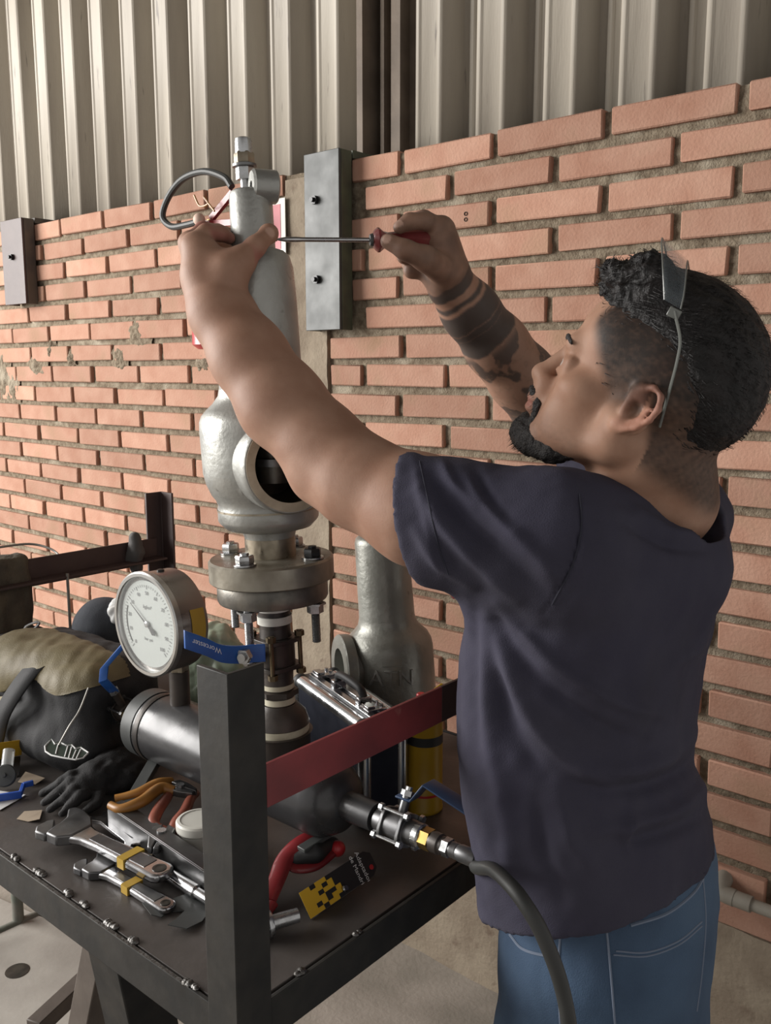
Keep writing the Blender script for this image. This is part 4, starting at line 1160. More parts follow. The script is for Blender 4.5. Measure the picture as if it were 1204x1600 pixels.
soft('black_grip', lambda s: s.chain([zp(462, 1342, TZ + .03), zp(490, 1332, TZ + .034), zp(520, 1318, TZ + .03)], [.010, .014, .010], .01), zp(490, 1332, TZ) - Vector((.09, .09, .03)), zp(490, 1332, TZ) + Vector((.09, .09, .09)), .003, m_rubber, t)
cc0 = zp(485, 1436, TZ + .0015); cc1 = zp(592, 1362, TZ + .0015)
cx_ = (cc1 - cc0); CL = cx_.length; cx_.normalize()
cu_ = (zp(484, 1384, TZ + .030) - cc0); cu_ = cu_ - cx_ * cu_.dot(cx_); CW = cu_.length; cu_.normalize(); cz_ = cx_.cross(cu_)
t = thing('blister_card', cc0 + cx_ * CL / 2, 'black and yellow checkered tool card with white lettering on the bench', 'packaging')
m_cardblk = mat('card_black', (.012, .012, .014), .5); m_cardyel = mat('card_yellow', (.62, .37, .02), .5)
Pc = lambda x, y, w=0: cc0 + cx_ * (x * CL) + cu_ * (y * CW) + cz_ * w
sgn = 1 if cz_.dot(CAMP - cc0) > 0 else -1
MB().prism([Pc(0, 0), Pc(.92, 0), Pc(1, .2), Pc(1, .8), Pc(.92, 1.0), Pc(0, 1.0)], cz_ * (-.0012 * sgn)).build('card', m_cardblk, t)
cells = [(0, 0, .13, 1.0)]
N_ = 6
rs = random.Random(4)
pat = ["101100", "010110", "110010", "101100", "110100", "011000"]
for i in range(6):
    for j in range(6):
        if pat[j][i] == '1': cells.append((.13 + i * .072, j / 6.0, .13 + (i + 1) * .072, (j + 1) / 6.0))
for x0, y0, x1, y1 in cells:
    MB().prism([Pc(x0, y0, .0002 * sgn), Pc(x1, y0, .0002 * sgn), Pc(x1, y1, .0002 * sgn), Pc(x0, y1, .0002 * sgn)], cz_ * (.0003 * sgn)).build('yellow_square', m_cardyel, t)
tx = -cu_ if sgn > 0 else cu_
text_part('print', 'Adaptador', Pc(.83, .5, .0006 * sgn), -cu_, cx_ , .0104, m_wpaper, t, .0001)
text_part('print', 'de Mandril', Pc(.74, .5, .0006 * sgn), -cu_, cx_ , .0100, m_wpaper, t, .0001)
MB().lathe([(0, .0014 * sgn), (CW * .10, .0014 * sgn), (CW * .10, .0002 * sgn)], Pc(.93, .32), cz_, 18).build('red_dot', m_redplastic, t)
MB().lathe([(.0045, .0002), (.005, .004), (.0035, .006), (0, .006)], Pc(.50, .22), cz_ * sgn, 16).build('adapter_pin', m_chrome, t)
# wedge that props the card
MB().prism([Pc(.1, .05, -.0015 * sgn), Pc(.9, .05, -.0015 * sgn), Pc(.9, .85, -.0015 * sgn), Pc(.1, .85, -.0015 * sgn), ], ZU * -.0012).build('blister_back', m_cardblk, t)

# ================================================================== gloves, bag, cloths on the left of the bench
gl = thing('work_gloves', zp(130, 1260, TZ), 'pair of crumpled black work gloves beside the large wrench', 'gloves')
def f_glove(s):
    G = lambda x, y, z: tuple(zp(x, y, TZ + z))
    s.chain([G(205, 1178, .022), G(178, 1192, .028), G(150, 1212, .030), G(128, 1228, .026)], [.026, .032, .034, .028], .012, flat=((0, 0, 1), .62))
    for k, (x0, y0, x1, y1, x2, y2) in enumerate(((128, 1208, 96, 1222, 66, 1240), (124, 1219, 94, 1236, 68, 1254), (128, 1230, 100, 1248, 78, 1264), (136, 1240, 114, 1256, 98, 1270), (160, 1236, 150, 1256, 126, 1272))):
        s.chain([G(x0, y0, .034 - .004 * k), G((x0 + x1) / 2, (y0 + y1) / 2 - 4, .040 - .005 * k), G(x1, y1, .030 - .004 * k), G(x2, y2, .010)], [.0100, .0108, .0098, .0070], .0015, flat=((0, 0, 1), .85))
    s.chain([G(130, 1190, .012), G(160, 1180, .024), G(196, 1170, .022)], [.012, .022, .024], .008, flat=((0, 0, 1), .7))
    s.chain([G(172, 1230, .014), G(198, 1216, .018), G(214, 1196, .018)], [.016, .022, .020], .008, flat=((0, 0, 1), .7))
    for (x0, y0, x1, y1) in ((196, 1170, 168, 1206), (182, 1182, 150, 1226), (210, 1186, 176, 1226), (166, 1186, 134, 1216)):
        s.cone(G(x0, y0, .052), G(x1, y1, .056), .006, .006, .008, 's')
lo = Vector((zp(150, 1225, TZ).x - .22, zp(150, 1225, TZ).y - .2, TZ - .005)); hi = lo + Vector((.44, .42, .12))
soft('glove_fabric', f_glove, lo, hi, .0028, m_glove, gl, .0026, 75, 3, 2, 1)
# tool bag
bgc = Vector((-.600, 1.650, TZ))
bag = thing('tool_bag', bgc, 'black and olive nylon tool bag slumped behind the gauge', 'bag')
s = SDF(bgc - Vector((.36, .34, .003)), bgc + Vector((.36, .34, .26)), .0045)
s.box(tuple(bgc + ZU * .088), (.175, .10, .090), R_TW, .05, .01)
s.ell(tuple(bgc + ZU * .150 - NW * .02), (.168, .085, .042), R_TW, .04)
s.ell(tuple(bgc + ZU * .05 - NW * .07 + TW * .05), (.15, .07, .06), R_TW, .03)
s.ell(tuple(bgc + ZU * .075 - TW * .150), (.045, .08, .072), R_TW, .03)
s.ell(tuple(bgc + ZU * .140 - NW * .085 - TW * .075), (.075, .035, .042), R_TW, .03)
V, Q = s.mesh(2); N = vnormals(V, Q)
V = V + N * (.0055 * fnoise(V * np.array((1, 1, .6)), 26, 5, 3))[:, None]
lc_ = V - np.array(tuple(bgc)); uu, vv, ww = lc_ @ np.array(tuple(TW)), lc_ @ np.array(tuple(NW)), lc_[:, 2]
lim = .150 - .036 * np.exp(-((uu + .075) / .065) ** 2) + .010 * np.sin(uu * 40)
fo = (ww > lim)[Q].any(1) & (vv < .015)[Q].all(1)
link('body', vq_mesh('body', V, Q), m_bag, bag)
Vo = V + N * .0040; Vo[:, 2] += np.clip(lim - ww, 0, .01)
link('olive_flap', vq_mesh('olive_flap', Vo, Q[fo]), m_olive, bag)
pz = [bgc + ZU * .112 - NW * .112 - TW * .135, bgc + ZU * .098 - NW * .122 - TW * .105, bgc + ZU * .096 - NW * .123 - TW * .05, bgc + ZU * .112 - NW * .118 - TW * .0]
MB().tube(spline(pz, 6), .006, 8).build('flap_piping', mat('piping_tan', (.30, .26, .17), .7), bag)
MB().tube(spline([zp(92, 1164, TZ + .092), yp(108, 1135, 1.40), yp(124, 1110, 1.42), yp(138, 1075, 1.45)], 6), .0017, 6).build('zip_cord', m_wire, bag)
sp_ = spline([bgc + ZU * .185 + TW * .04 - NW * .06, bgc + ZU * .165 + TW * .04 - NW * .105, bgc + ZU * .10 + TW * .02 - NW * .148, bgc + ZU * .03 + TW * -.02 - NW * .150, bgc + ZU * .008 - TW * .03 - NW * .175], 6)
MB().grid([p - TW * .024 for p in sp_] + [p + TW * .024 for p in sp_], len(sp_)).build('shoulder_strap', m_bag, bag, solid=.004)
cl_ = spline([yp(36, 988, 1.80), yp(42, 978, 1.80), yp(58, 972, 1.80), yp(60, 976, 1.80), yp(46, 988, 1.80), yp(37, 992, 1.80)], 4)
MB().tube(cl_, .0028, 8, closed=True).build('carabiner', m_chrome, bag)
# printed zip tag
tg = thing('rubber_tag', zp(100, 1180, TZ), 'dark green rubber tag with white outline lettering hanging from the bag cord', 'tag')
oT = [(70, 1166), (80, 1155), (86, 1163), (94, 1160), (104, 1165), (112, 1164), (118, 1170), (126, 1168), (138, 1176), (130, 1184), (118, 1187), (98, 1184), (80, 1180), (71, 1174)]
tz_ = lambda x, y, e=0: zp(x, y, TZ + .088 + e) + Vector((0, 0, 0))
MB().prism([tz_(x, y) for x, y in oT], ZU * .003).build('tag_plate', mat('tag_green', (.02, .035, .025), .5), tg)
MB().tube([tz_(x, y, .0035) for x, y in oT], .0013, 6, closed=True).build('white_outline', m_wpaper, tg)
for (x0, y0, x1, y1) in ((106, 1166, 101, 1183), (112, 1167, 107, 1185), (119, 1172, 113, 1186), (126, 1171, 119, 1186), (91, 1163, 87, 1178)):
    MB().tube([tz_(x0, y0, .0035), tz_(x1, y1, .0035)], .0011, 5).build('white_stroke', m_wpaper, tg)
# cap, cloth pile, plastic bags behind the bag
ck = thing('cloth_pile', Vector((-.98, 2.02, TZ)), 'heap of dark folded cloths behind the bag under the brown rail', 'cloth')
def f_pile(s):
    b0 = Vector((-.98, 2.02, TZ))
    for k in range(6):
        s.ell(tuple(b0 + ZU * (.02 + .032 * k) + TW * (.05 - .018 * k) + NW * (.02 * math.sin(k))), (.20 - .018 * k, .15 - .01 * k, .019), R_TW, .006)
    s.ell(tuple(b0 + ZU * .07 + TW * .22), (.16, .15, .065), R_TW, .02)
soft('folded_cloth', f_pile, (-1.32, 1.68, TZ - .002), (-.55, 2.28, TZ + .27), .006, mat('cloth_dark', (.035, .028, .026), .95, col2=(.06, .05, .045), scale=20, bump=.4, bscale=200), ck, .008, 30, 7)
cpc = yp(163, 968, 1.86)
hc = thing('baseball_cap', cpc - ZU * .06, 'dark grey rounded cap lying behind the olive bag flap', 'cap')
def f_cap(s):
    s.ell(tuple(cpc - ZU * .02), (.068, .068, .068), None, .01)
    s.box(tuple(cpc - ZU * .10), (.2, .2, .05), R_TW, .005, .004, 's')
    s.ell(tuple(cpc - ZU * .045 - TW * .075 - NW * .01), (.055, .05, .012), R_TW, .015)
soft('crown', f_cap, cpc - Vector((.18, .16, .14)), cpc + Vector((.16, .16, .1)), .004, m_cap, hc, .0025, 30, 2)
wb = yp(197, 960, 1.84)
o = thing('white_plastic_bag', wb - ZU * .05, 'crumpled white plastic bag showing just left of the gauge', 'plastic bag')
soft('film', lambda s: s.ell(tuple(wb), (.035, .04, .045), None, .01), wb - Vector((.08, .08, .09)), wb + Vector((.08, .08, .09)), .004, m_wbag, o, .010, 55, 4)
gbc = yp(352, 990, 1.72); gbc.z = TZ
o = thing('green_plastic_bag', gbc, 'crumpled greenish plastic bag behind the flange bolts', 'plastic bag')
soft('film', lambda s: (s.ell(tuple(gbc + ZU * .07), (.075, .06, .075), None, .01), s.ell(tuple(gbc + ZU * .14 + Vector((-.02, 0, 0))), (.05, .045, .065), None, .03)), gbc - Vector((.13, .12, .0)), gbc + Vector((.13, .12, .24)), .004, m_gbag, o, .011, 42, 6)
# rag over the brown rail
rg = tb(BU, .355, 0)
rg = yp(8, 905, 1.93)
o = thing('hanging_rag', rg - ZU * .25, 'stiff grey-brown rag hanging over the brown rail at the left edge', 'rag')
soft('fabric', lambda s: s.box(tuple(rg - ZU * .105 - TW * .012), (.03, .055, .155), R_TW, .014, .01), rg - Vector((.13, .13, .30)), rg + Vector((.13, .13, .09)), .004, m_rag, o, .007, 38, 8, 3, dirs=(1, 1, .5))
o = thing('tied_cloth', yp(213, 862, 2.17), 'small grey cloth knot tied on the brown rail beside the far post', 'cloth')
kn = yp(212, 862, 2.17)
soft('knot', lambda s: (s.chain([tuple(kn + ZU * .035), tuple(kn), tuple(kn - ZU * .02 + Vector((-.02, 0, 0)))], [.014, .018, .010], .01), s.cone(tuple(kn), tuple(kn - ZU * .04), .014, .016, .01)), kn - Vector((.06, .06, .08)), kn + Vector((.06, .06, .08)), .0035, mat('cloth_grey', (.085, .08, .078), .9, bump=.3), o, .003, 80, 3)
o = thing('steel_rod', yp(106, 950, 2.0), 'thin upright steel rod standing under the brown rail', 'rod')
MB().tube([yp(105, 896, 2.0), Vector((yp(105, 896, 2.0).x, 2.0, TZ + .02))], .0035, 8).build('rod', m_wire, o)
o = thing('loose_wire', yp(40, 855, 2.2), 'thin curved wire arching above the brown rail', 'wire')
MB().tube(spline([yp(-40, 862, 2.1), yp(0, 855, 2.15), yp(45, 850, 2.2), yp(75, 856, 2.2), yp(92, 868, 2.18), yp(100, 890, 2.1)], 6), .003, 8).build('wire', m_wire, o)
# small stuff at the left end of the bench
o = thing('gauge_package', zp(10, 1200, TZ), 'yellow card package with clear window and small round gauge at the bench end', 'package')
MB().prism([zp(x, y, TZ + z) for x, y, z in ((-25, 1192, .012), (32, 1180, .012), (34, 1156, .05), (-25, 1164, .05))], NW * .002).build('yellow_card', mat('package_yellow', (.45, .26, .02), .5), o)
MB().prism([zp(x, y, TZ + z) for x, y, z in ((-25, 1222, .002), (30, 1212, .002), (32, 1182, .012), (-25, 1192, .012))], ZU * .001).build('card_base', m_cardblk, o)
MB().cyl(zp(14, 1172, TZ + .045), zp(10, 1205, TZ + .018), .010, n=18).build('clear_tube', m_clear, o)
q = zp(8, 1212, TZ + .022); qd = Vector((.1, -.85, .5)).normalized()
MB().lathe([(.018, -.006), (.019, 0), (.017, .003), (.004, .004), (.003, .009), (0, .009)], q, qd, 28).build('round_gauge', m_galv, o)
q = zp(-6, 1100, TZ)
o = thing('tool_box', q, 'small pale grey metal box at the bench end left of the bag', 'box')
MB().box(q + ZU * .022, TW, NW, ZU, .10, .07, .044).build('box_body', m_board, o, bevel=.004)
MB().box(q + ZU * .050, TW, NW, ZU, .102, .072, .010).build('box_lid', m_pvc, o, bevel=.003)
q = zp(-8, 1062, TZ)
o = thing('teal_cloth', q, 'folded teal cloth lying behind the small grey box', 'cloth')
soft('fabric', lambda s: (s.ell(tuple(q + ZU * .02), (.07, .06, .022), R_TW, .01), s.ell(tuple(q + ZU * .052 + TW * .008), (.055, .05, .020), R_TW, .008)), q - Vector((.13, .13, .0)), q + Vector((.13, .13, .11)), .004, mat('cloth_teal', (.06, .13, .135), .9, bump=.3, bscale=200), o, .004, 50, 4)
def scrap(name, poly, mt, label, cat, z=.001, curl=.006):
    o = thing(name, zp(*poly[0], TZ), label, cat)
    MB().prism([zp(x, y, TZ + z + curl * (i % 2)) for i, (x, y) in enumerate(poly)], ZU * .0006).build('sheet', mt, o)
    return o
scrap('paper_scrap', [(28, 1222), (40, 1206), (50, 1212), (70, 1216), (55, 1226), (42, 1224)], m_paper, 'torn brown paper scrap beside the blue plastic clip', 'paper')
scrap('paper_scrap', [(26, 1280), (38, 1268), (66, 1266), (62, 1280), (44, 1284)], m_paper, 'torn brown paper scrap by the jaws of the large wrench', 'paper')
scrap('paper_note', [(-30, 1262), (0, 1266), (28, 1250), (40, 1242), (0, 1236), (-30, 1240)], m_wpaper, 'white paper note under the blue plastic clip', 'paper', .001, .001)
scrap('paper_scrap', [(214, 1330), (226, 1312), (240, 1316), (238, 1336), (226, 1340)], m_paper, 'pale paper scrap under the head of the red-handled pliers', 'paper')
o = thing('plastic_clip', zp(20, 1246, TZ), 'bright blue plastic clip lying on white paper at the left', 'clip')
bar(zp(-25, 1250, TZ + .008), zp(34, 1241, TZ + .008), .012, .006, ZU, m_bluepl, 'shank', o)
bar(zp(32, 1240, TZ + .010), zp(37, 1226, TZ + .012), .008, .006, ZU, m_bluepl, 'neck', o)
bar(zp(36, 1227, TZ + .012), zp(52, 1223, TZ + .012), .009, .006, ZU, m_bluepl, 'tab', o)

# ================================================================== things under the bench on the left
fp = thing('floor_plate', zp(40, 1520, .012), 'pale grey floor plate with one round hole under the bench', 'plate')
poly = [zp(x, y, .004) for x, y in ((-260, 1480), (-20, 1400), (250, 1520), (130, 1760), (-200, 1760))]
MB().prism(poly, ZU * .012).build('plate', m_board, fp, bevel=.002)
MB().lathe([(0, .0002), (.030, .0002), (.030, .0009), (0, .0009)], zp(27, 1517, .0162), ZU, 24, cap=False).build('hole', m_bore, fp)
p0 = zp(-70, 1487, .013); p1 = zp(80, 1419, .013); pm = zp(29, 1441, .013)
stl = thing('metal_stool', (pm.x, pm.y, 0), 'green-grey tubular stool frame standing behind the bench leg', 'stool')
back = NW * .30
for off in (Vector((0, 0, 0)), back):
    MB().tube([p0 + off, p1 + off], .0125, 14).build('floor_rail', m_frame, stl)
    for q in (pm, p0):
        MB().cyl(q + off, Vector((q.x, q.y, .44)) + off, .0155, n=16).build('leg', m_frame, stl)
    MB().tube([Vector((p0.x, p0.y, .44)) + off, Vector((pm.x, pm.y, .44)) + off], .0125, 14).build('seat_rail', m_frame, stl)
for q in (pm, p0): MB().tube([q + ZU * .25, q + back + ZU * .25], .010, 12).build('stretcher', m_frame, stl)
sc3 = (p0 + pm + back) / 2
dx_ = (pm - p0).normalized()
MB().box((sc3.x, sc3.y, .461), dx_, ZU.cross(dx_), ZU, (pm - p0).length + .04, .32, .018).build('seat', m_frame, stl, bevel=.004)

# ================================================================== the man
from mathutils.bvhtree import BVHTree
m_skin = mat('skin', (1, 1, 1), .58, attr='Col', col2=(.84, .78, .75), scale=30, bump=.05, bscale=420, sss=.05, spec=.3)
m_shirt = mat('shirt_navy_cotton', (.038, .036, .056), .92, col2=(.047, .045, .065), scale=9, bump=.25, bscale=700, spec=.2, col3=(.029, .027, .038), scale3=5, lo3=.55, hi3=.8)
m_jeans = mat('jeans_denim', (.058, .095, .155), .85, col2=(.036, .058, .098), scale=7, detail=8, bump=.3, bscale=600, spec=.2, col3=(.070, .110, .17), scale3=5, lo3=.52, hi3=.75)
m_stitch = mat('denim_stitch', (.13, .16, .22), .8)
m_hair = mat('hair_black', (.005, .0045, .0045), .55, col2=(.011, .009, .009), scale=60, spec=.3, bump=.5, bscale=260, stretch=(1, 1, 1))
m_beard = mat('beard_black', (.010, .008, .008), .6, col2=(.02, .016, .014), scale=120, bump=.6, bscale=500)
m_boot = mat('boot_leather', (.035, .025, .02), .6, bump=.2)
m_visor = mat('visor_clear', (.16, .19, .21), .03, alpha=.16, spec=.8)
m_temple = mat('glasses_grey_frame', (.10, .105, .095), .3, spec=.6)

T3 = lambda v: np.array(tuple(v), float)
bf = np.array((-.75, .66, 0.)); bf /= np.linalg.norm(bf); bl = np.array((bf[1] * -1, bf[0], 0.))
bl = np.array((-bf[1], bf[0], 0.))          # his left: towards the camera
HY, HP = math.radians(20), math.radians(27)
hf0 = np.array((-math.cos(HY), math.sin(HY), 0.)); zz = np.array((0, 0, 1.))
hf = hf0 * math.cos(HP) + zz * math.sin(HP); hu = -hf0 * math.sin(HP) + zz * math.cos(HP); hl = np.cross(hu, hf)
HR = np.stack([hf, hl, hu])
EAR = T3(yp(987, 638, .955))
HO = EAR - hl * .074
hp = lambda f, l, u: HO + hf * f + hl * l + hu * u
man_base = yp(960, 1500, 1.12)
person = thing('person', (man_base.x, man_base.y, 0), 'dark-haired man in navy t-shirt and jeans turning a screwdriver on the valve', 'person')

Yv = lambda x, y, Y: T3(yp(x, y, Y))
# ---- skin
S = SDF((-.31, .80, 1.22), (.47, 1.53, 1.80), .0024)
NB = Yv(1005, 775, 1.065)
SL = Yv(872, 846, .965); SR = Yv(1040, 815, 1.215)
# torso top inside the shirt
S.ell(NB - zz * .09 + bf * .015, (.070, .11, .085), np.stack([bf, bl, zz]), .02)
S.cone(NB - zz * .04, SL, .045, .05, .03); S.cone(NB - zz * .04, SR, .045, .05, .03)
S.cone(NB + zz * .012 - bf * .01, (NB + SL) / 2 + zz * .014, .055, .034, .03); S.cone(NB + zz * .012 - bf * .01, (NB + SR) / 2 + zz * .014, .055, .034, .03)
# neck
S.cone(hp(-.035, 0, -.045), NB + bf * .005, .060, .066, .02)
S.cone(hp(-.055, 0, -.02), NB - bf * .03, .045, .058, .02)
# left arm
LA = [SL, Yv(655, 797, 1.02), Yv(560, 752, 1.06), Yv(503, 697, 1.09), Yv(440, 632, 1.12), Yv(388, 556, 1.145), Yv(346, 489, 1.17), Yv(325, 445, 1.188)]
LR = [.056, .0615, .053, .049, .0515, .046, .0385, .0325]
S.chain(LA, LR, .022)
S.cone(Yv(488, 752, 1.075), Yv(515, 735, 1.07), .020, .022, .03)
# left hand: palm seen from the thumb side, fingers round the cap
LW = LA[-1]
mcp = [Yv(303, 384, 1.185), Yv(297, 380, 1.208), Yv(298, 386, 1.230), Yv(303, 397, 1.250)]
for i, q in enumerate(mcp): S.cone(LW + np.array((0, .012 * i - .008, 0)), q, .024 - .0015 * i, .0165 - .0006 * i, .014)
S.cone(Yv(318, 425, 1.18), Yv(318, 395, 1.185), .026, .020, .015)
S.chain([mcp[0], Yv(322, 364, 1.196), Yv(345, 365, 1.213), Yv(358, 372, 1.228)], [.0128, .0112, .0098, .0085], .006)
S.chain([mcp[1], Yv(318, 360, 1.235), Yv(340, 362, 1.272), Yv(362, 366, 1.293)], [.0128, .0115, .010, .0085], .005)
S.chain([mcp[2], Yv(322, 372, 1.268), Yv(346, 374, 1.302), Yv(370, 377, 1.308)], [.0122, .011, .0096, .0083], .005)
S.chain([mcp[3], Yv(328, 388, 1.280), Yv(350, 390, 1.306), Yv(368, 392, 1.312)], [.0108, .0098, .0086, .0075], .005)
S.chain([Yv(330, 436, 1.176), Yv(358, 424, 1.168), Yv(378, 407, 1.172)], [.022, .022, .0185], .016)
S.cone(Yv(318, 400, 1.18), Yv(362, 418, 1.174), .016, .014, .014)
S.chain([Yv(376, 408, 1.172), Yv(398, 386, 1.184), Yv(419, 366, 1.204)], [.0165, .0130, .0112], .007)
S.ell(Yv(420, 364, 1.205), (.0125, .010, .012), None, .006)
# right arm
RA = [SR, Yv(930, 705, 1.36), Yv(848, 632, 1.43), Yv(815, 590, 1.405), Yv(775, 540, 1.375), Yv(735, 487, 1.34), Yv(705, 447, 1.315)]
RR = [.058, .052, .049, .0495, .0455, .0395, .0345]
S.chain(RA, RR, .02)
# right hand closed on the screwdriver
RW_ = RA[-1]
rm = [Yv(690, 356, 1.285), Yv(694, 358, 1.308), Yv(696, 370, 1.328), Yv(697, 386, 1.343)]
for i, q in enumerate(rm): S.cone(RW_ + np.array((0, .010 * i - .016, 0)), q, .023 - .001 * i, .0165 - .0007 * i, .014)
S.cone(Yv(700, 420, 1.29), Yv(688, 378, 1.282), .026, .022, .015)
S.chain([rm[0], Yv(664, 345, 1.262), Yv(640, 346, 1.252), Yv(624, 355, 1.250)], [.0138, .0120, .0108, .0092], .006)
S.chain([rm[1], Yv(662, 342, 1.288), Yv(638, 346, 1.296), Yv(626, 362, 1.290)], [.0135, .0118, .0105, .009], .004)
S.chain([rm[2], Yv(655, 366, 1.335), Yv(632, 386, 1.318), Yv(630, 402, 1.292)], [.0130, .0115, .0105, .0095], .004)
S.chain([rm[3], Yv(660, 390, 1.352), Yv(638, 412, 1.330), Yv(640, 424, 1.302)], [.0120, .0108, .0098, .0088], .004)
S.cone(Yv(690, 432, 1.30), Yv(655, 418, 1.305), .022, .014, .016)
S.chain([Yv(695, 425, 1.275), Yv(664, 404, 1.243), Yv(634, 391, 1.234), Yv(606, 377, 1.243)], [.021, .0165, .0130, .0108], .008)
# head
def he(c, r, k=.012, op='u', p=2.0): S.ell(hp(*c), r, HR, k, op, p)
he((-.005, 0, .052), (.096, .076, .086), .01, p=2.0)
he((-.045, 0, .035), (.062, .067, .068), .02)
he((.050, 0, .055), (.046, .062, .055), .02)
he((.052, 0, -.018), (.044, .057, .060), .02)
he((.048, 0, -.058), (.046, .049, .032), .02)
he((.085, 0, -.080), (.022, .025, .021), .018)
for sg_ in (-1, 1):
    S.cone(hp(.004, sg_ * .052, -.046), hp(.075, sg_ * .022, -.080), .017, .016, .02)
    S.cone(hp(.005, sg_ * .055, -.02), hp(.004, sg_ * .053, -.046), .020, .017, .02)
    he((.062, sg_ * .046, -.012), (.024, .020, .018), .016)
    he((.055, sg_ * .040, -.045), (.03, .014, .03), .016)
S.cone(hp(.090, -.030, .030), hp(.090, .030, .030), .013, .013, .014)
for sg_ in (-1, 1):
    he((.104, sg_ * .034, .008), (.015, .017, .012), .010, 's')
    he((.082, sg_ * .032, .008), (.014, .015, .0125), .003)
    S.cone(hp(.094, sg_ * .020, .0165), hp(.085, sg_ * .044, .012), .005, .005, .005)
    S.cone(hp(.095, sg_ * .020, -.003), hp(.084, sg_ * .044, .001), .005, .005, .006)
S.cone(hp(.096, 0, .022), hp(.112, 0, -.015), .0085, .0110, .008)
he((.114, 0, -.018), (.0130, .0125, .0115), .006)
for sg_ in (-1, 1): he((.102, sg_ * .0125, -.022), (.012, .0075, .009), .006)
he((.098, 0, -.040), (.018, .024, .016), .012)
he((.106, 0, -.0465), (.0115, .023, .0062), .005)
he((.1035, 0, -.0575), (.0115, .020, .0070), .004)
S.cone(hp(.117, -.02, -.0522), hp(.117, .02, -.0522), .0022, .0022, .004, 's')
# ears
for sg_ in (-1, 1):
    ec = lambda f, u, o=0: hp(-.004 + (f * .94 - u * .25) * .86, sg_ * (.0735 + o * .8 - f * .25), .000 + (u * .97 + f * .2) * .88)
    S.ell(ec(-.002, .002), (.016, .006, .026), np.stack([hf * .96 - hu * .25 + hl * (-sg_ * .3), hl, hu]), .008)
    hx = [ec(.012, .012, .004), ec(.012, .024, .006), ec(.002, .034, .008), ec(-.012, .031, .010), ec(-.021, .018, .011), ec(-.022, .002, .010), ec(-.016, -.014, .008), ec(-.006, -.025, .005)]
    S.chain(hx, [.0034, .0036, .0038, .0038, .0038, .0036, .0036, .0044], .003)
    S.ell(ec(.004, -.026, .003), (.009, .006, .009), HR, .006)
    S.ell(ec(.001, -.002, .008), (.0085, .0075, .0115), HR, .004, 's')
    S.ell(ec(-.006, .018, .010), (.0065, .006, .011), HR, .003, 's')
    S.chain([ec(-.013, .012, .006), ec(-.013, -.004, .006), ec(-.006, -.016, .004)], [.0032, .0034, .0035], .003)
    S.cone(ec(.012, .004, .003), ec(.012, -.008, .003), .004, .005, .004)
V, Q = S.mesh(2); del S
Nn = vnormals(V, Q)
# skin colours (pigment, short faded hair on the scalp, tattoo, grime)
loc = (V - HO) @ HR.T; f_, l_, u_ = loc[:, 0], loc[:, 1], loc[:, 2]
base = np.tile(np.array((.325, .190, .132)), (len(V), 1))
def mixc(mask, col):
    global base
    m_ = np.clip(mask, 0, 1)[:, None]; base = base * (1 - m_) + np.array(col) * m_
sst = lambda x, a, b: np.clip((x - a) / (b - a), 0, 1) ** 2 * (3 - 2 * np.clip((x - a) / (b - a), 0, 1))
nA = fnoise(V, 90, 1, 3); nB = fnoise(V, 420, 2, 2); nC = fnoise(V, 45, 3, 3)
ishead = sst(-np.linalg.norm((loc - np.array((0, 0, .01))) * np.array((1, 1, .85)), axis=1), -.165, -.14)
mixc(ishead * .55, (.40, .235, .16))
# faded sides: hairline from temple to sideburn, round behind the ear to the nape
front = .036 + .8 * np.clip(u_, 0, .12)
low = np.where(f_ > -.01, -.012 + .10 * np.clip(f_ - .015, 0, 1), np.where(f_ > -.035, .015 + (-.01 - f_) * -2.2, -.060 + .2 * (f_ + .035)))
fade = sst(front - f_, -.008, .014) * sst(u_ - low, -.008, .022) * np.maximum(sst(np.abs(l_), .040, .054), sst(-f_, .0, .03)) * ishead
mixc(fade * (.80 + .18 * sst(u_, .0, .05) + .10 * nB), (.024, .017, .014))
# cheek and jaw stubble, lips, eyes
stub = sst(-u_, .035, .075) * sst(f_, .0, .04) * ishead
mixc(stub * (.22 + .15 * nB), (.09, .06, .045))
lips = np.exp(-((u_ + .052) / .009) ** 2) * sst(f_, .100, .108) * sst(.026 - np.abs(l_), 0, .006)
mixc(lips * .7, (.34, .13, .11))
mixc(np.exp(-(((f_ - .012) / .02) ** 2 + ((u_ - .0) / .035) ** 2)) * sst(np.abs(l_), .07, .08) * 0.0, (.5, .25, .2))
earm = sst(np.abs(l_), .074, .084) * np.exp(-((u_ / .045) ** 2)) * sst(.03 - np.abs(f_ + .01), 0, .01) * ishead
mixc(earm * .6, (.46, .22, .16))
eye = np.zeros(len(V))
for sg_ in (-1, 1):
    dd = np.sqrt((f_ - .094) ** 2 + (l_ - sg_ * .032) ** 2 * .5 + ((u_ - .007) * 1.4) ** 2); eye = np.maximum(eye, sst(-dd, -.0075, -.0055))
mixc(eye, (.5, .47, .44))
for sg_ in (-1, 1):
    dd = np.sqrt((f_ - .096) ** 2 + (l_ - sg_ * .034) ** 2 + ((u_ - .007)) ** 2); mixc(sst(-dd, -.0042, -.0032), (.02, .012, .01))
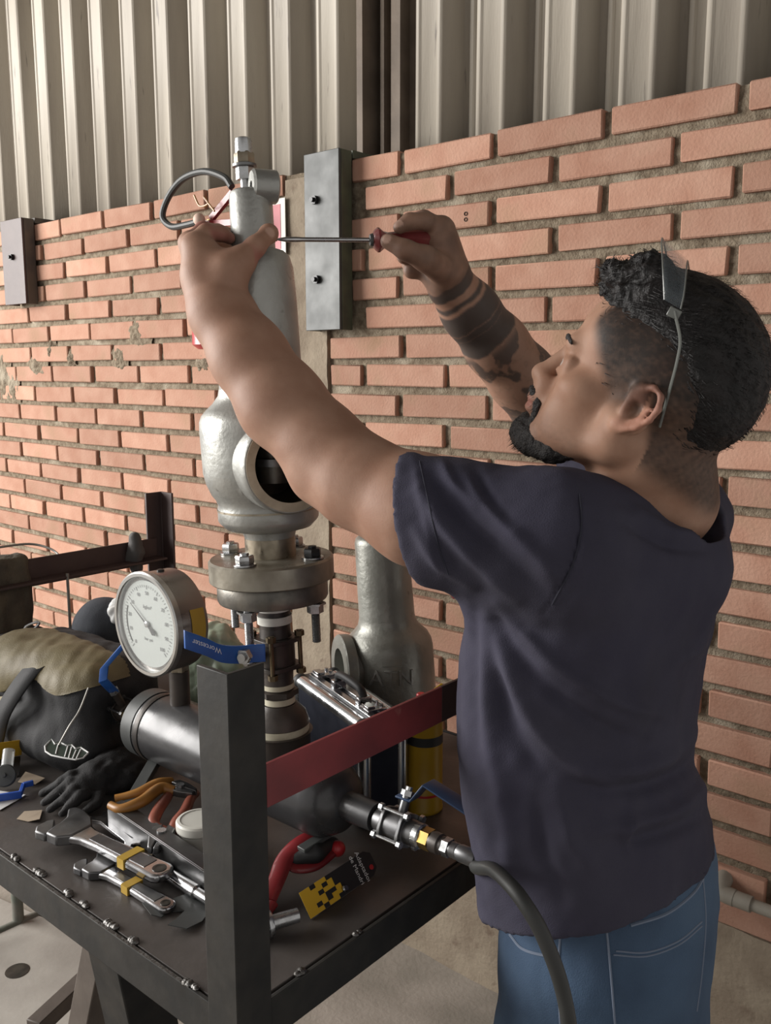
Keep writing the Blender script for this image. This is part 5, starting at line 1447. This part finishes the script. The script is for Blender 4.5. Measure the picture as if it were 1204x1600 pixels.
# tattoo on the right forearm
def along(A, B):
    d = np.array(B) - np.array(A); L2 = d @ d; t = ((V - A) @ d) / L2; r = np.linalg.norm(V - A - t[:, None] * d, axis=1); return t, r
tt, rr_ = along(RA[6], RA[2])
isfore = sst(tt, -.16, -.10) * sst(1.1 - tt, 0, .1) * sst(.075 - rr_, 0, .01)
ink = (.045, .042, .040)
bands = np.zeros(len(V))
for c_, w_ in ((-.03, .035), (.075, .012), (.17, .055), (.25, .02), (.33, .060)): bands = np.maximum(bands, sst(-np.abs(tt + .02 * nC - c_), -w_ - .012, -w_ + .006))
mot = sst(tt, .36, .44) * (sst(nC + .35 * nA, -.05, .12) * .85 + .1)
mot = mot * (1 - .6 * sst(np.abs(nA), .0, .10) * 0)
mixc(isfore * np.maximum(bands * .9, mot * .85), ink)
swirl = np.abs(np.sin(26 * tt + 4 * nC + 2.5 * nA)); mixc(isfore * sst(tt, .4, .5) * sst(.25 - swirl, 0, .15) * .55, (.22, .14, .095))
# grime on the right hand, a little on the left arm
tH, rH = along(RA[6], RA[5])
rh = sst(-np.linalg.norm(V - (RA[6] + np.array((-.03, -.02, .05))), axis=1), -.13, -.09) * sst(-tt, -.02, .06)
mixc(rh * (.42 + .30 * nA), (.085, .055, .042))
allarm = np.ones(len(V)); base *= (1 + .05 * nC + .03 * nA)[:, None]
# nails
def nail(c, n_, r):
    dd = np.linalg.norm(V - c, axis=1); mixc(sst(-dd, -r, -r * .8) * sst(Nn @ (n_ / np.linalg.norm(n_)), .35, .6), (.50, .33, .26))
nail(Yv(420, 365, 1.196), np.array((.3, -1, .15)), .0085)
nail(Yv(622, 350, 1.243), np.array((-.5, -.5, .7)), .007)
nail(Yv(604, 373, 1.234), np.array((-.3, -.8, .4)), .0075)
skin = link('body', vq_mesh('body', V, Q, np.clip(base, 0, 1)), m_skin, person)
bvh_skin = BVHTree.FromPolygons([tuple(v) for v in V], [tuple(q) for q in Q])
def surf(bvh, px, py, off=.0):
    v = ray(px, py).normalized(); h = bvh.ray_cast(CAMP, v)
    if h[0] is None: return None
    return h[0] - v * off
# eyebrow
for sg_ in (-1, 1):
    pts = [hp(.1035, sg_ * .014, .030), hp(.1030, sg_ * .028, .034), hp(.0935, sg_ * .046, .030)]
    MB().tube(spline([Vector(p) for p in pts], 5), [.0020, .0024, .0027, .0028, .0028, .0028, .0027, .0026, .0022, .0018, .0012], 8, flat=1.4).build('eyebrow', m_beard, person)
# ---- beard
B = SDF(tuple(hp(.06, 0, -.06) - .09), tuple(hp(.06, 0, -.06) + .09), .0022)
be = lambda c, r, k=.01, op='u': B.ell(hp(*c), r, HR, k, op)
be((.091, 0, -.087), (.026, .029, .022), .01)
be((.099, 0, -.074), (.013, .018, .012), .01)
for sg_ in (-1, 1):
    B.chain([hp(.1125, sg_ * .003, -.0375), hp(.1085, sg_ * .013, -.0395), hp(.0985, sg_ * .0215, -.049), hp(.093, sg_ * .0215, -.064), hp(.085, sg_ * .022, -.084)], [.0056, .0056, .0042, .0050, .013], .006)
    B.chain([hp(.082, sg_ * .022, -.091), hp(.058, sg_ * .031, -.086), hp(.036, sg_ * .037, -.077)], [.014, .0125, .0085], .016)
Vb, Qb = B.mesh(1); Nb = vnormals(Vb, Qb); Vb = Vb + Nb * (.0016 * fnoise(Vb * np.array((1, 1, .35)), 330, 4, 2) + .001 * fnoise(Vb, 900, 5, 1))[:, None]
link('beard', vq_mesh('beard', Vb, Qb), m_beard, person)
g = MB(); rs = np.random.default_rng(8)
for i in rs.choice(len(Vb), 1500):
    n = Vector(Nb[i]); p = Vector(Vb[i]); d = Vector(tuple(hf * .5 - hu * .9 + hl * rs.normal() * .35)); d = (d - n * d.dot(n) * .6).normalized()
    ln = rs.uniform(.004, .009); w = d.cross(n).normalized() * .0003
    g.add([p - w, p + w, p + d * ln + n * .0016], [(0, 1, 2)])
tag(g.build('beard_strands', m_beard, person), kind='stuff')
# ---- hair: thick swept-back top, short back
Hh = SDF(tuple(hp(-.01, 0, .06) - .16), tuple(hp(-.01, 0, .06) + .16), .0026)
hh_ = lambda c, r, k=.012, op='u': Hh.ell(hp(*c), r, HR, k, op)
hh_((-.008, 0, .060), (.103, .079, .097), .01)
hh_((-.044, 0, .045), (.071, .072, .080), .02)
hh_((.054, 0, .116), (.044, .056, .030), .02)
for k in range(9):
    a = -1 + 2 * k / 8
    hh_((.088 - .012 * a * a + .005 * math.sin(k * 2.1), a * .045, .110 + .008 * math.cos(k * 1.7)), (.018, .011, .015), .008)
    hh_((.060 - .010 * a * a, a * .052, .134 + .006 * math.sin(k * 2.9)), (.022, .012, .013), .010)
# cut away face, temples and the shaved sides
hh_((.115, 0, .030), (.062, .11, .062), .01, 's')
for sg_ in (-1, 1):
    hh_((.055, sg_ * .085, .045), (.075, .030, .052), .010, 's')
    hh_((.000, sg_ * .092, .020), (.055, .034, .060), .012, 's')
    hh_((-.040, sg_ * .100, -.01), (.060, .042, .060), .012, 's')
hh_((.02, 0, -.06), (.10, .10, .072), .01, 's')
hh_((-.05, 0, -.115), (.11, .11, .07), .01, 's')
Vh, Qh = Hh.mesh(2); Nh = vnormals(Vh, Qh)
lh = (Vh - HO) @ HR.T
flow = np.stack([lh[:, 0] * .18, lh[:, 1] * 1.0, lh[:, 2] * .5], 1)
quiff = sst(lh[:, 0], .03, .07)
Vh = Vh + Nh * (.0022 * fnoise(flow, 240, 6, 2) + quiff * .0050 * fnoise(lh, 170, 7, 2))[:, None]
link('hair', vq_mesh('hair', Vh, Qh), m_hair, person)
# strands lying on it
bvh_h = BVHTree.FromPolygons([tuple(v) for v in Vh], [tuple(q) for q in Qh])
g = MB(); rs = np.random.default_rng(3)
pick = rs.choice(len(Vh), 2600)
for i in pick:
    l0 = lh[i]
    if l0[2] < -.02: continue
    n = Vector(Nh[i]); p = Vector(Vh[i])
    d = Vector(tuple(-hf * 1.0 + hu * (-.25 if l0[0] < -.03 else .1) + hl * rs.normal() * .25)); 
    if l0[0] > .06: d = Vector(tuple(hf * rs.normal() * .7 + hu * rs.normal() * .6 + hl * rs.normal() * .8))
    d = (d - n * d.dot(n)).normalized(); ln = rs.uniform(.012, .024) * (1.0 if l0[0] > -.04 else .7)
    pts = [p - n * .001, p + d * ln * .5 + n * (.0022 + .002 * rs.random()), p + d * ln + n * (.0005 + .003 * rs.random())]
    w = d.cross(n) * .00045
    vs_ = [pts[0] - w, pts[0] + w, pts[1] + w, pts[1] - w, pts[2]]
    g.add(vs_, [(0, 1, 2, 3), (3, 2, 4)])
so = g.build('hair_strands', m_hair, person); tag(so, kind='stuff')
# ---- shirt
Tt = SDF((-.02, .78, .82), (.52, 1.52, 1.56), .0036, .08)
vr = np.array((.974, -.228)); lat_c, fwd_c = abs(bl[:2] @ vr), abs(bf[:2] @ vr)
def ring(py, xl, xr, Yc, rho):
    c = yp((xl + xr) / 2, py, Yc); hw = pxm((xr - xl) / 2, py, Yc); b_ = hw / math.hypot(lat_c * rho, fwd_c)
    return (c.z, c.x, c.y, rho * b_, b_)
rings = [ring(*r) for r in ((765, 905, 1090, 1.09, 1.35), (800, 850, 1128, 1.09, 1.42), (850, 800, 1126, 1.088, 1.45), (900, 765, 1118, 1.085, 1.45), (950, 745, 1110, 1.085, 1.42), (1000, 733, 1100, 1.085, 1.38), (1080, 726, 1086, 1.085, 1.34), (1150, 727, 1074, 1.085, 1.34), (1200, 733, 1080, 1.085, 1.34), (1250, 742, 1098, 1.088, 1.34), (1300, 750, 1108, 1.09, 1.34), (1350, 754, 1108, 1.09, 1.34), (1420, 756, 1104, 1.09, 1.34), (1470, 756, 1102, 1.09, 1.34))]
HEM = CAM_H - .705
rings = sorted(rings)
zlo = np.array([r[0] for r in rings]); 
rings = [r for r in rings if r[0] > HEM + .004] + [tuple([HEM] + [float(np.interp(HEM, zlo, [q[j] for q in rings])) for j in range(1, 5)])]
Tt.loft(rings, bl, bf, .01, p=2.15)
# shoulders, sleeves
Tt.cone(NB - zz * .050 - bf * .012, SL + zz * .002, .066, .073, .03); Tt.cone(NB - zz * .050 - bf * .012, SR, .066, .070, .03)
Tt.cone(NB - zz * .085 - bf * .045, SL - zz * .03 - bf * .025, .060, .056, .03); Tt.cone(NB - zz * .085 - bf * .035, SR - zz * .05 - bf * .0, .055, .05, .03)
SE = Yv(652, 799, 1.02); ad = SE - SL; ad /= np.linalg.norm(ad)
Tt.cone(SL, SE + ad * .06 - zz * .004, .073, .069, .03)
Tt.cone(Yv(850, 850, .965), Yv(690, 840, 1.01), .062, .058, .03)
SE2 = Yv(925, 703, 1.362); Tt.cone(SR, SE2, .070, .064, .03)
Tt.cone(Yv(820, 880, .98), Yv(770, 930, 1.01), .045, .03, .04)
Tt.cone(Yv(1078, 798, 1.13), Yv(1056, 776, 1.20), .046, .046, .03)
# cut the sleeve ends and hollow them
def cut(s, c, n, half):
    w = s.win(c - half, c + half); sl, X, Y, Z = w
    s.F[sl] = np.maximum(s.F[sl], ((X - c[0]) * n[0] + (Y - c[1]) * n[1] + (Z - c[2]) * n[2]).astype(np.float32))
nL = np.array((ad[0], ad[1], -.17)); nL /= np.linalg.norm(nL)
cutc = SE + ad * .004
w = Tt.win(cutc - np.array((.16, .16, .13)), cutc + np.array((.16, .16, .13)))
cut(Tt, cutc, nL, np.array((.12, .16, .13)))
ad2 = SE2 - SR; ad2 /= np.linalg.norm(ad2); cut(Tt, SE2, ad2, np.array((.11, .11, .11)))
Tt.cone(SE - ad * .07, SE + ad * .10, .058, .0655, .003, 's')
Tt.cone(SE2 - ad2 * .05, SE2 + ad2 * .10, .055, .060, .003, 's')
# neck opening, gaping at the nape
Tt.cone(NB - bf * .034 - zz * .002, NB - bf * .045 + zz * .14, .070, .098, .006, 's')
Tt.cone(NB + bf * .03 - zz * .0, NB + bf * .02 + zz * .10, .058, .075, .006, 's')
# hem is open below
hc_ = np.array((rings[-1][1], rings[-1][2], CAM_H - .652)); hn = -zz - bf * .29; hn /= np.linalg.norm(hn); cut(Tt, hc_, hn, np.array((.30, .30, .12)))
Tt.loft([(HEM - .02, rings[-1][1], rings[-1][2], rings[-1][3] - .006, rings[-1][4] - .006), (HEM + .10, rings[-1][1], rings[-1][2], rings[-1][3] - .006, rings[-1][4] - .006)], bl, bf, .003, 's', 2.15)
Vs, Qs = Tt.mesh(2); del Tt
Ns = vnormals(Vs, Qs)
# folds pulled from the armpit, sleeve and waist
def proj_np(V):
    q = V - T3(CAMP); d = q @ T3(cF); return 602 + FPX * (q @ T3(cR)) / d, 800 - FPX * (q @ T3(cU)) / d
pxv, pyv = proj_np(Vs)
face = sst(-(Ns @ T3(ray(900, 1000).normalized())), -.05, .25)
def fold(pts, w, amp):
    P_ = np.array([tuple(p) for p in spline([Vector((x, y, 0)) for x, y in pts], 8)])[:, :2]
    best = np.full(len(Vs), 1e9); tb_ = np.zeros(len(Vs))
    for i in range(len(P_) - 1):
        a, b_ = P_[i], P_[i + 1]; d = b_ - a; L2 = d @ d + 1e-9
        t = np.clip(((pxv - a[0]) * d[0] + (pyv - a[1]) * d[1]) / L2, 0, 1)
        ds = np.hypot(pxv - a[0] - t * d[0], pyv - a[1] - t * d[1]); m_ = ds < best; best[m_] = ds[m_]; tb_[m_] = (i + t[m_]) / (len(P_) - 1)
    env = np.sin(np.pi * np.clip(tb_ * .86 + .07, 0, 1)) ** .7
    return amp * np.exp(-(best / w) ** 2) * env
D = np.zeros(len(Vs))
for pts, w, amp in (
    (((775, 945), (815, 985), (870, 1040), (960, 1095), (1040, 1118)), 11, .0050), (((772, 960), (800, 1015), (850, 1070), (930, 1130), (1010, 1165)), 13, -.0055),
    (((770, 965), (790, 1040), (830, 1120), (880, 1180), (960, 1235)), 14, .0060), (((764, 980), (775, 1060), (800, 1140), (850, 1210)), 15, -.0065),
    (((757, 965), (758, 1060), (770, 1170), (790, 1260), (800, 1380)), 15, .0060), (((743, 960), (740, 1060), (745, 1180)), 12, -.0045),
    (((660, 770), (700, 830), (750, 880), (810, 930)), 12, .0060), (((675, 745), (730, 815), (790, 870), (850, 925)), 13, -.0060), (((720, 740), (770, 800), (820, 850), (870, 900)), 12, .0045),
    (((745, 738), (760, 775), (800, 820)), 9, -.0040), (((690, 725), (705, 755), (740, 790)), 8, .0035), (((650, 830), (690, 880), (740, 915)), 10, .0045),
    (((1110, 970), (1090, 1010), (1050, 1040)), 11, .0035), (((1080, 1140), (1040, 1180), (980, 1200), (910, 1195)), 14, .0060), (((1095, 1180), (1050, 1215), (980, 1235), (900, 1225)), 12, -.0060),
    (((1105, 1220), (1060, 1260), (990, 1285), (920, 1300)), 13, .0055), (((1100, 1275), (1040, 1300), (970, 1320)), 12, -.0045), (((985, 1265), (975, 1300), (985, 1335)), 9, .0045),
    (((870, 1230), (890, 1310), (930, 1360)), 14, .0040), (((840, 1250), (850, 1330), (880, 1400)), 13, -.0040), (((905, 775), (906, 830), (890, 890), (850, 955)), 3.5, -.0022),
    (((1000, 800), (1050, 830), (1110, 835)), 9, .0035), (((980, 815), (1040, 850), (1100, 860)), 9, -.0035), (((645, 715), (660, 790), (690, 900)), 6, .0012)):
    D += fold(pts, w, amp)
D = D * face * 1.7
D += .0035 * fnoise(Vs * np.array((1, 1, .55)), 26, 11, 2) + .0012 * fnoise(Vs, 70, 12, 2)
Vs = Vs + Ns * D[:, None]
link('t_shirt', vq_mesh('t_shirt', Vs, Qs), m_shirt, person)
bvh_s = BVHTree.FromPolygons([tuple(v) for v in Vs], [tuple(q) for q in Qs])
def seam(bvh, pts, r, name, mt, parent, off=.0003, n=8, flat=1.0):
    P_ = []
    for p in spline([Vector((x, y, 0)) for x, y in pts], n):
        q = surf(bvh, p.x, p.y, off)
        if q is not None and (not P_ or (q - P_[-1]).length < .03): P_.append(q)
    if len(P_) > 2: return MB().tube(P_, r, 6, flat=flat).build(name, mt, parent)
m_seam = mat('shirt_seam', (.020, .020, .033), .9)
seam(bvh_s, ((905, 772), (908, 820), (895, 880), (862, 945)), .0011, 'armhole_seam', m_seam, person)
seam(bvh_s, ((655, 720), (668, 780), (684, 850), (700, 898)), .0008, 'sleeve_hem', m_seam, person)
# ---- jeans and boots
J = SDF((.06, .86, .06), (.50, 1.50, 1.02), .0045, .08)
def jr(py, xl, xr, Yc, rho): return ring(py, xl, xr, Yc, rho)
jrings = [jr(*r) for r in ((1290, 800, 1100, 1.10, 1.2), (1330, 800, 1110, 1.10, 1.2), (1400, 800, 1114, 1.10, 1.2), (1450, 792, 1112, 1.095, 1.25), (1500, 789, 1106, 1.095, 1.25), (1560, 788, 1098, 1.095, 1.25), (1620, 790, 1090, 1.095, 1.25))]
J.loft(jrings, bl, bf, .01, p=2.2)
hipc = np.array((jrings[-1][1], jrings[-1][2], jrings[-1][0]))
feet = []
for sg_ in (1, -1):
    hj = hipc + bl * (.085 * sg_) + zz * .01; kn_ = np.array((hj[0], hj[1], .46)) + bf * (.03 if sg_ > 0 else .06); an = np.array((hj[0], hj[1], .10)) + bl * (.03 * sg_) + bf * (-.02 if sg_ > 0 else .05)
    J.chain([hj, (hj + kn_) / 2, kn_, (kn_ + an) / 2, an], [.098, .086, .068, .066, .060], .03); feet.append(an)
Vj, Qj = J.mesh(2); del J
Nj = vnormals(Vj, Qj); Vj = Vj + Nj * (.003 * fnoise(Vj * np.array((1, 1, .6)), 30, 21, 3))[:, None]
link('jeans', vq_mesh('jeans', Vj, Qj), m_jeans, person)
bvh_j = BVHTree.FromPolygons([tuple(v) for v in Vj], [tuple(q) for q in Qj])
for pts, r, nm in ((((796, 1460), (815, 1482), (845, 1492), (872, 1494)), .0018, 'front_pocket_edge'), (((876, 1448), (872, 1520), (876, 1620)), .0016, 'side_seam'),
                   (((946, 1440), (952, 1500), (962, 1620)), .0014, 'pocket_stitch'), (((985, 1446), (1040, 1428), (1080, 1398), (1098, 1372)), .0020, 'back_pocket_edge'),
                   (((962, 1486), (1010, 1488), (1060, 1470), (1096, 1440)), .0011, 'pocket_stitch'), (((958, 1492), (1010, 1494), (1060, 1476), (1096, 1447)), .0011, 'pocket_stitch'),
                   (((1098, 1374), (1102, 1440), (1096, 1520), (1088, 1580)), .0012, 'pocket_stitch'), (((1100, 1300), (1108, 1320), (1106, 1345)), .0016, 'belt_loop')):
    seam(bvh_j, pts, r, nm, m_stitch, person)
for an in feet:
    F_ = SDF((an[0] - .3, an[1] - .3, 0), (an[0] + .3, an[1] + .3, .18), .006)
    a0 = np.array((an[0], an[1], .045)); F_.cone(np.array((an[0], an[1], .13)), a0, .05, .046, .02); F_.cone(a0 - bf * .03, a0 + bf * .15 - zz * .008, .043, .036, .02, flat=((0, 0, 1), .9)); F_.F[:, :, :1] = .02
    link('boot', vq_mesh('boot', *F_.mesh(2)), m_boot, person)

# ================================================================== screwdriver in his right hand
s0 = Vector(Yv(433, 374, 1.251)); s1 = Vector(Yv(586, 375, 1.262)); s2 = Vector(Yv(690, 374, 1.282))
sd = thing('screwdriver', s1, 'long screwdriver with red handle held against the valve cap screw', 'screwdriver')
ds = (s1 - s0).normalized(); L1 = (s1 - s0).length
MB().lathe([(.0014, 0), (.0035, .012), (.0037, .024), (.0031, .034), (.0031, L1)], s0, ds, 16).build('shaft', m_chrome, sd)
dh = (s2 - s1).normalized()
m_hand = mat('handle_dark_red', (.20, .035, .035), .3, col2=(.14, .025, .025), scale=40, coat=.4)
MB().lathe([(.004, -.006), (.0085, -.004), (.013, -.001), (.0165, .003), (.0165, .006), (.0115, .012), (.0100, .018), (.0112, .030), (.0125, .05), (.0125, .085), (.0095, .096), (0, .098)], s1, dh, 8).build('handle', m_hand, sd)
MB().lathe([(.0032, -.0085), (.0075, -.0075), (.009, -.004)], s1, dh, 20).build('ferrule', m_galv, sd)

# ================================================================== safety glasses pushed up on his head
gp = lambda f, l, u: Vector(tuple(hp(f, l, u)))
gls = thing('safety_glasses', gp(.02, .0, .15), "clear safety glasses pushed up on the man's black hair", 'glasses')
pts = []; nl = 16
for i in range(5):
    for j in range(nl + 1):
        a = math.radians(84 - 168 * j / nl)           # over the top of the head, near side first
        w = (i / 4 - .5); ca = max(0, math.cos(a)); sa = math.sin(a)
        fw = .048 + .036 * w * (.30 + .70 * ca ** .5) - .036 * (1 - ca)
        pts.append(gp(fw, .084 * sa, .100 + (.066 + .010 * w) * ca ** .8))
MB().grid(pts, nl + 1).build('visor', m_visor, gls, solid=.0016)
for row in (0, 4):
    MB().tube([pts[row * (nl + 1) + j] for j in range(nl + 1)], .0009, 6).build('visor_rim', m_temple, gls)
for sg_ in (1, -1):
    tp_ = [gp(.011, sg_ * .0835, .106), gp(-.008, sg_ * .0845, .084), gp(-.0165, sg_ * .083, .063), gp(-.024, sg_ * .0805, .036), gp(-.030, sg_ * .0765, .012), gp(-.034, sg_ * .072, -.004)]
    MB().box(gp(.010, sg_ * .0836, .104), HR[0], HR[1], HR[2], .013, .0035, .010).build('hinge', m_temple, gls, bevel=.001)
    MB().tube(spline(tp_, 6), .0026, 8, flat=.6).build('temple', m_temple, gls)
# strap end showing under the sleeve
stp = thing('file_tool', Vector(Yv(710, 938, 1.12)), 'dark red rounded grip showing just below the shirt sleeve', 'tool')
MB().tube(spline([Vector(Yv(702, 890, 1.10)), Vector(Yv(706, 915, 1.10)), Vector(Yv(713, 933, 1.10))], 6), [.0055] * 11 + [.006, .0055], 10).build('grip', m_hand, stp)
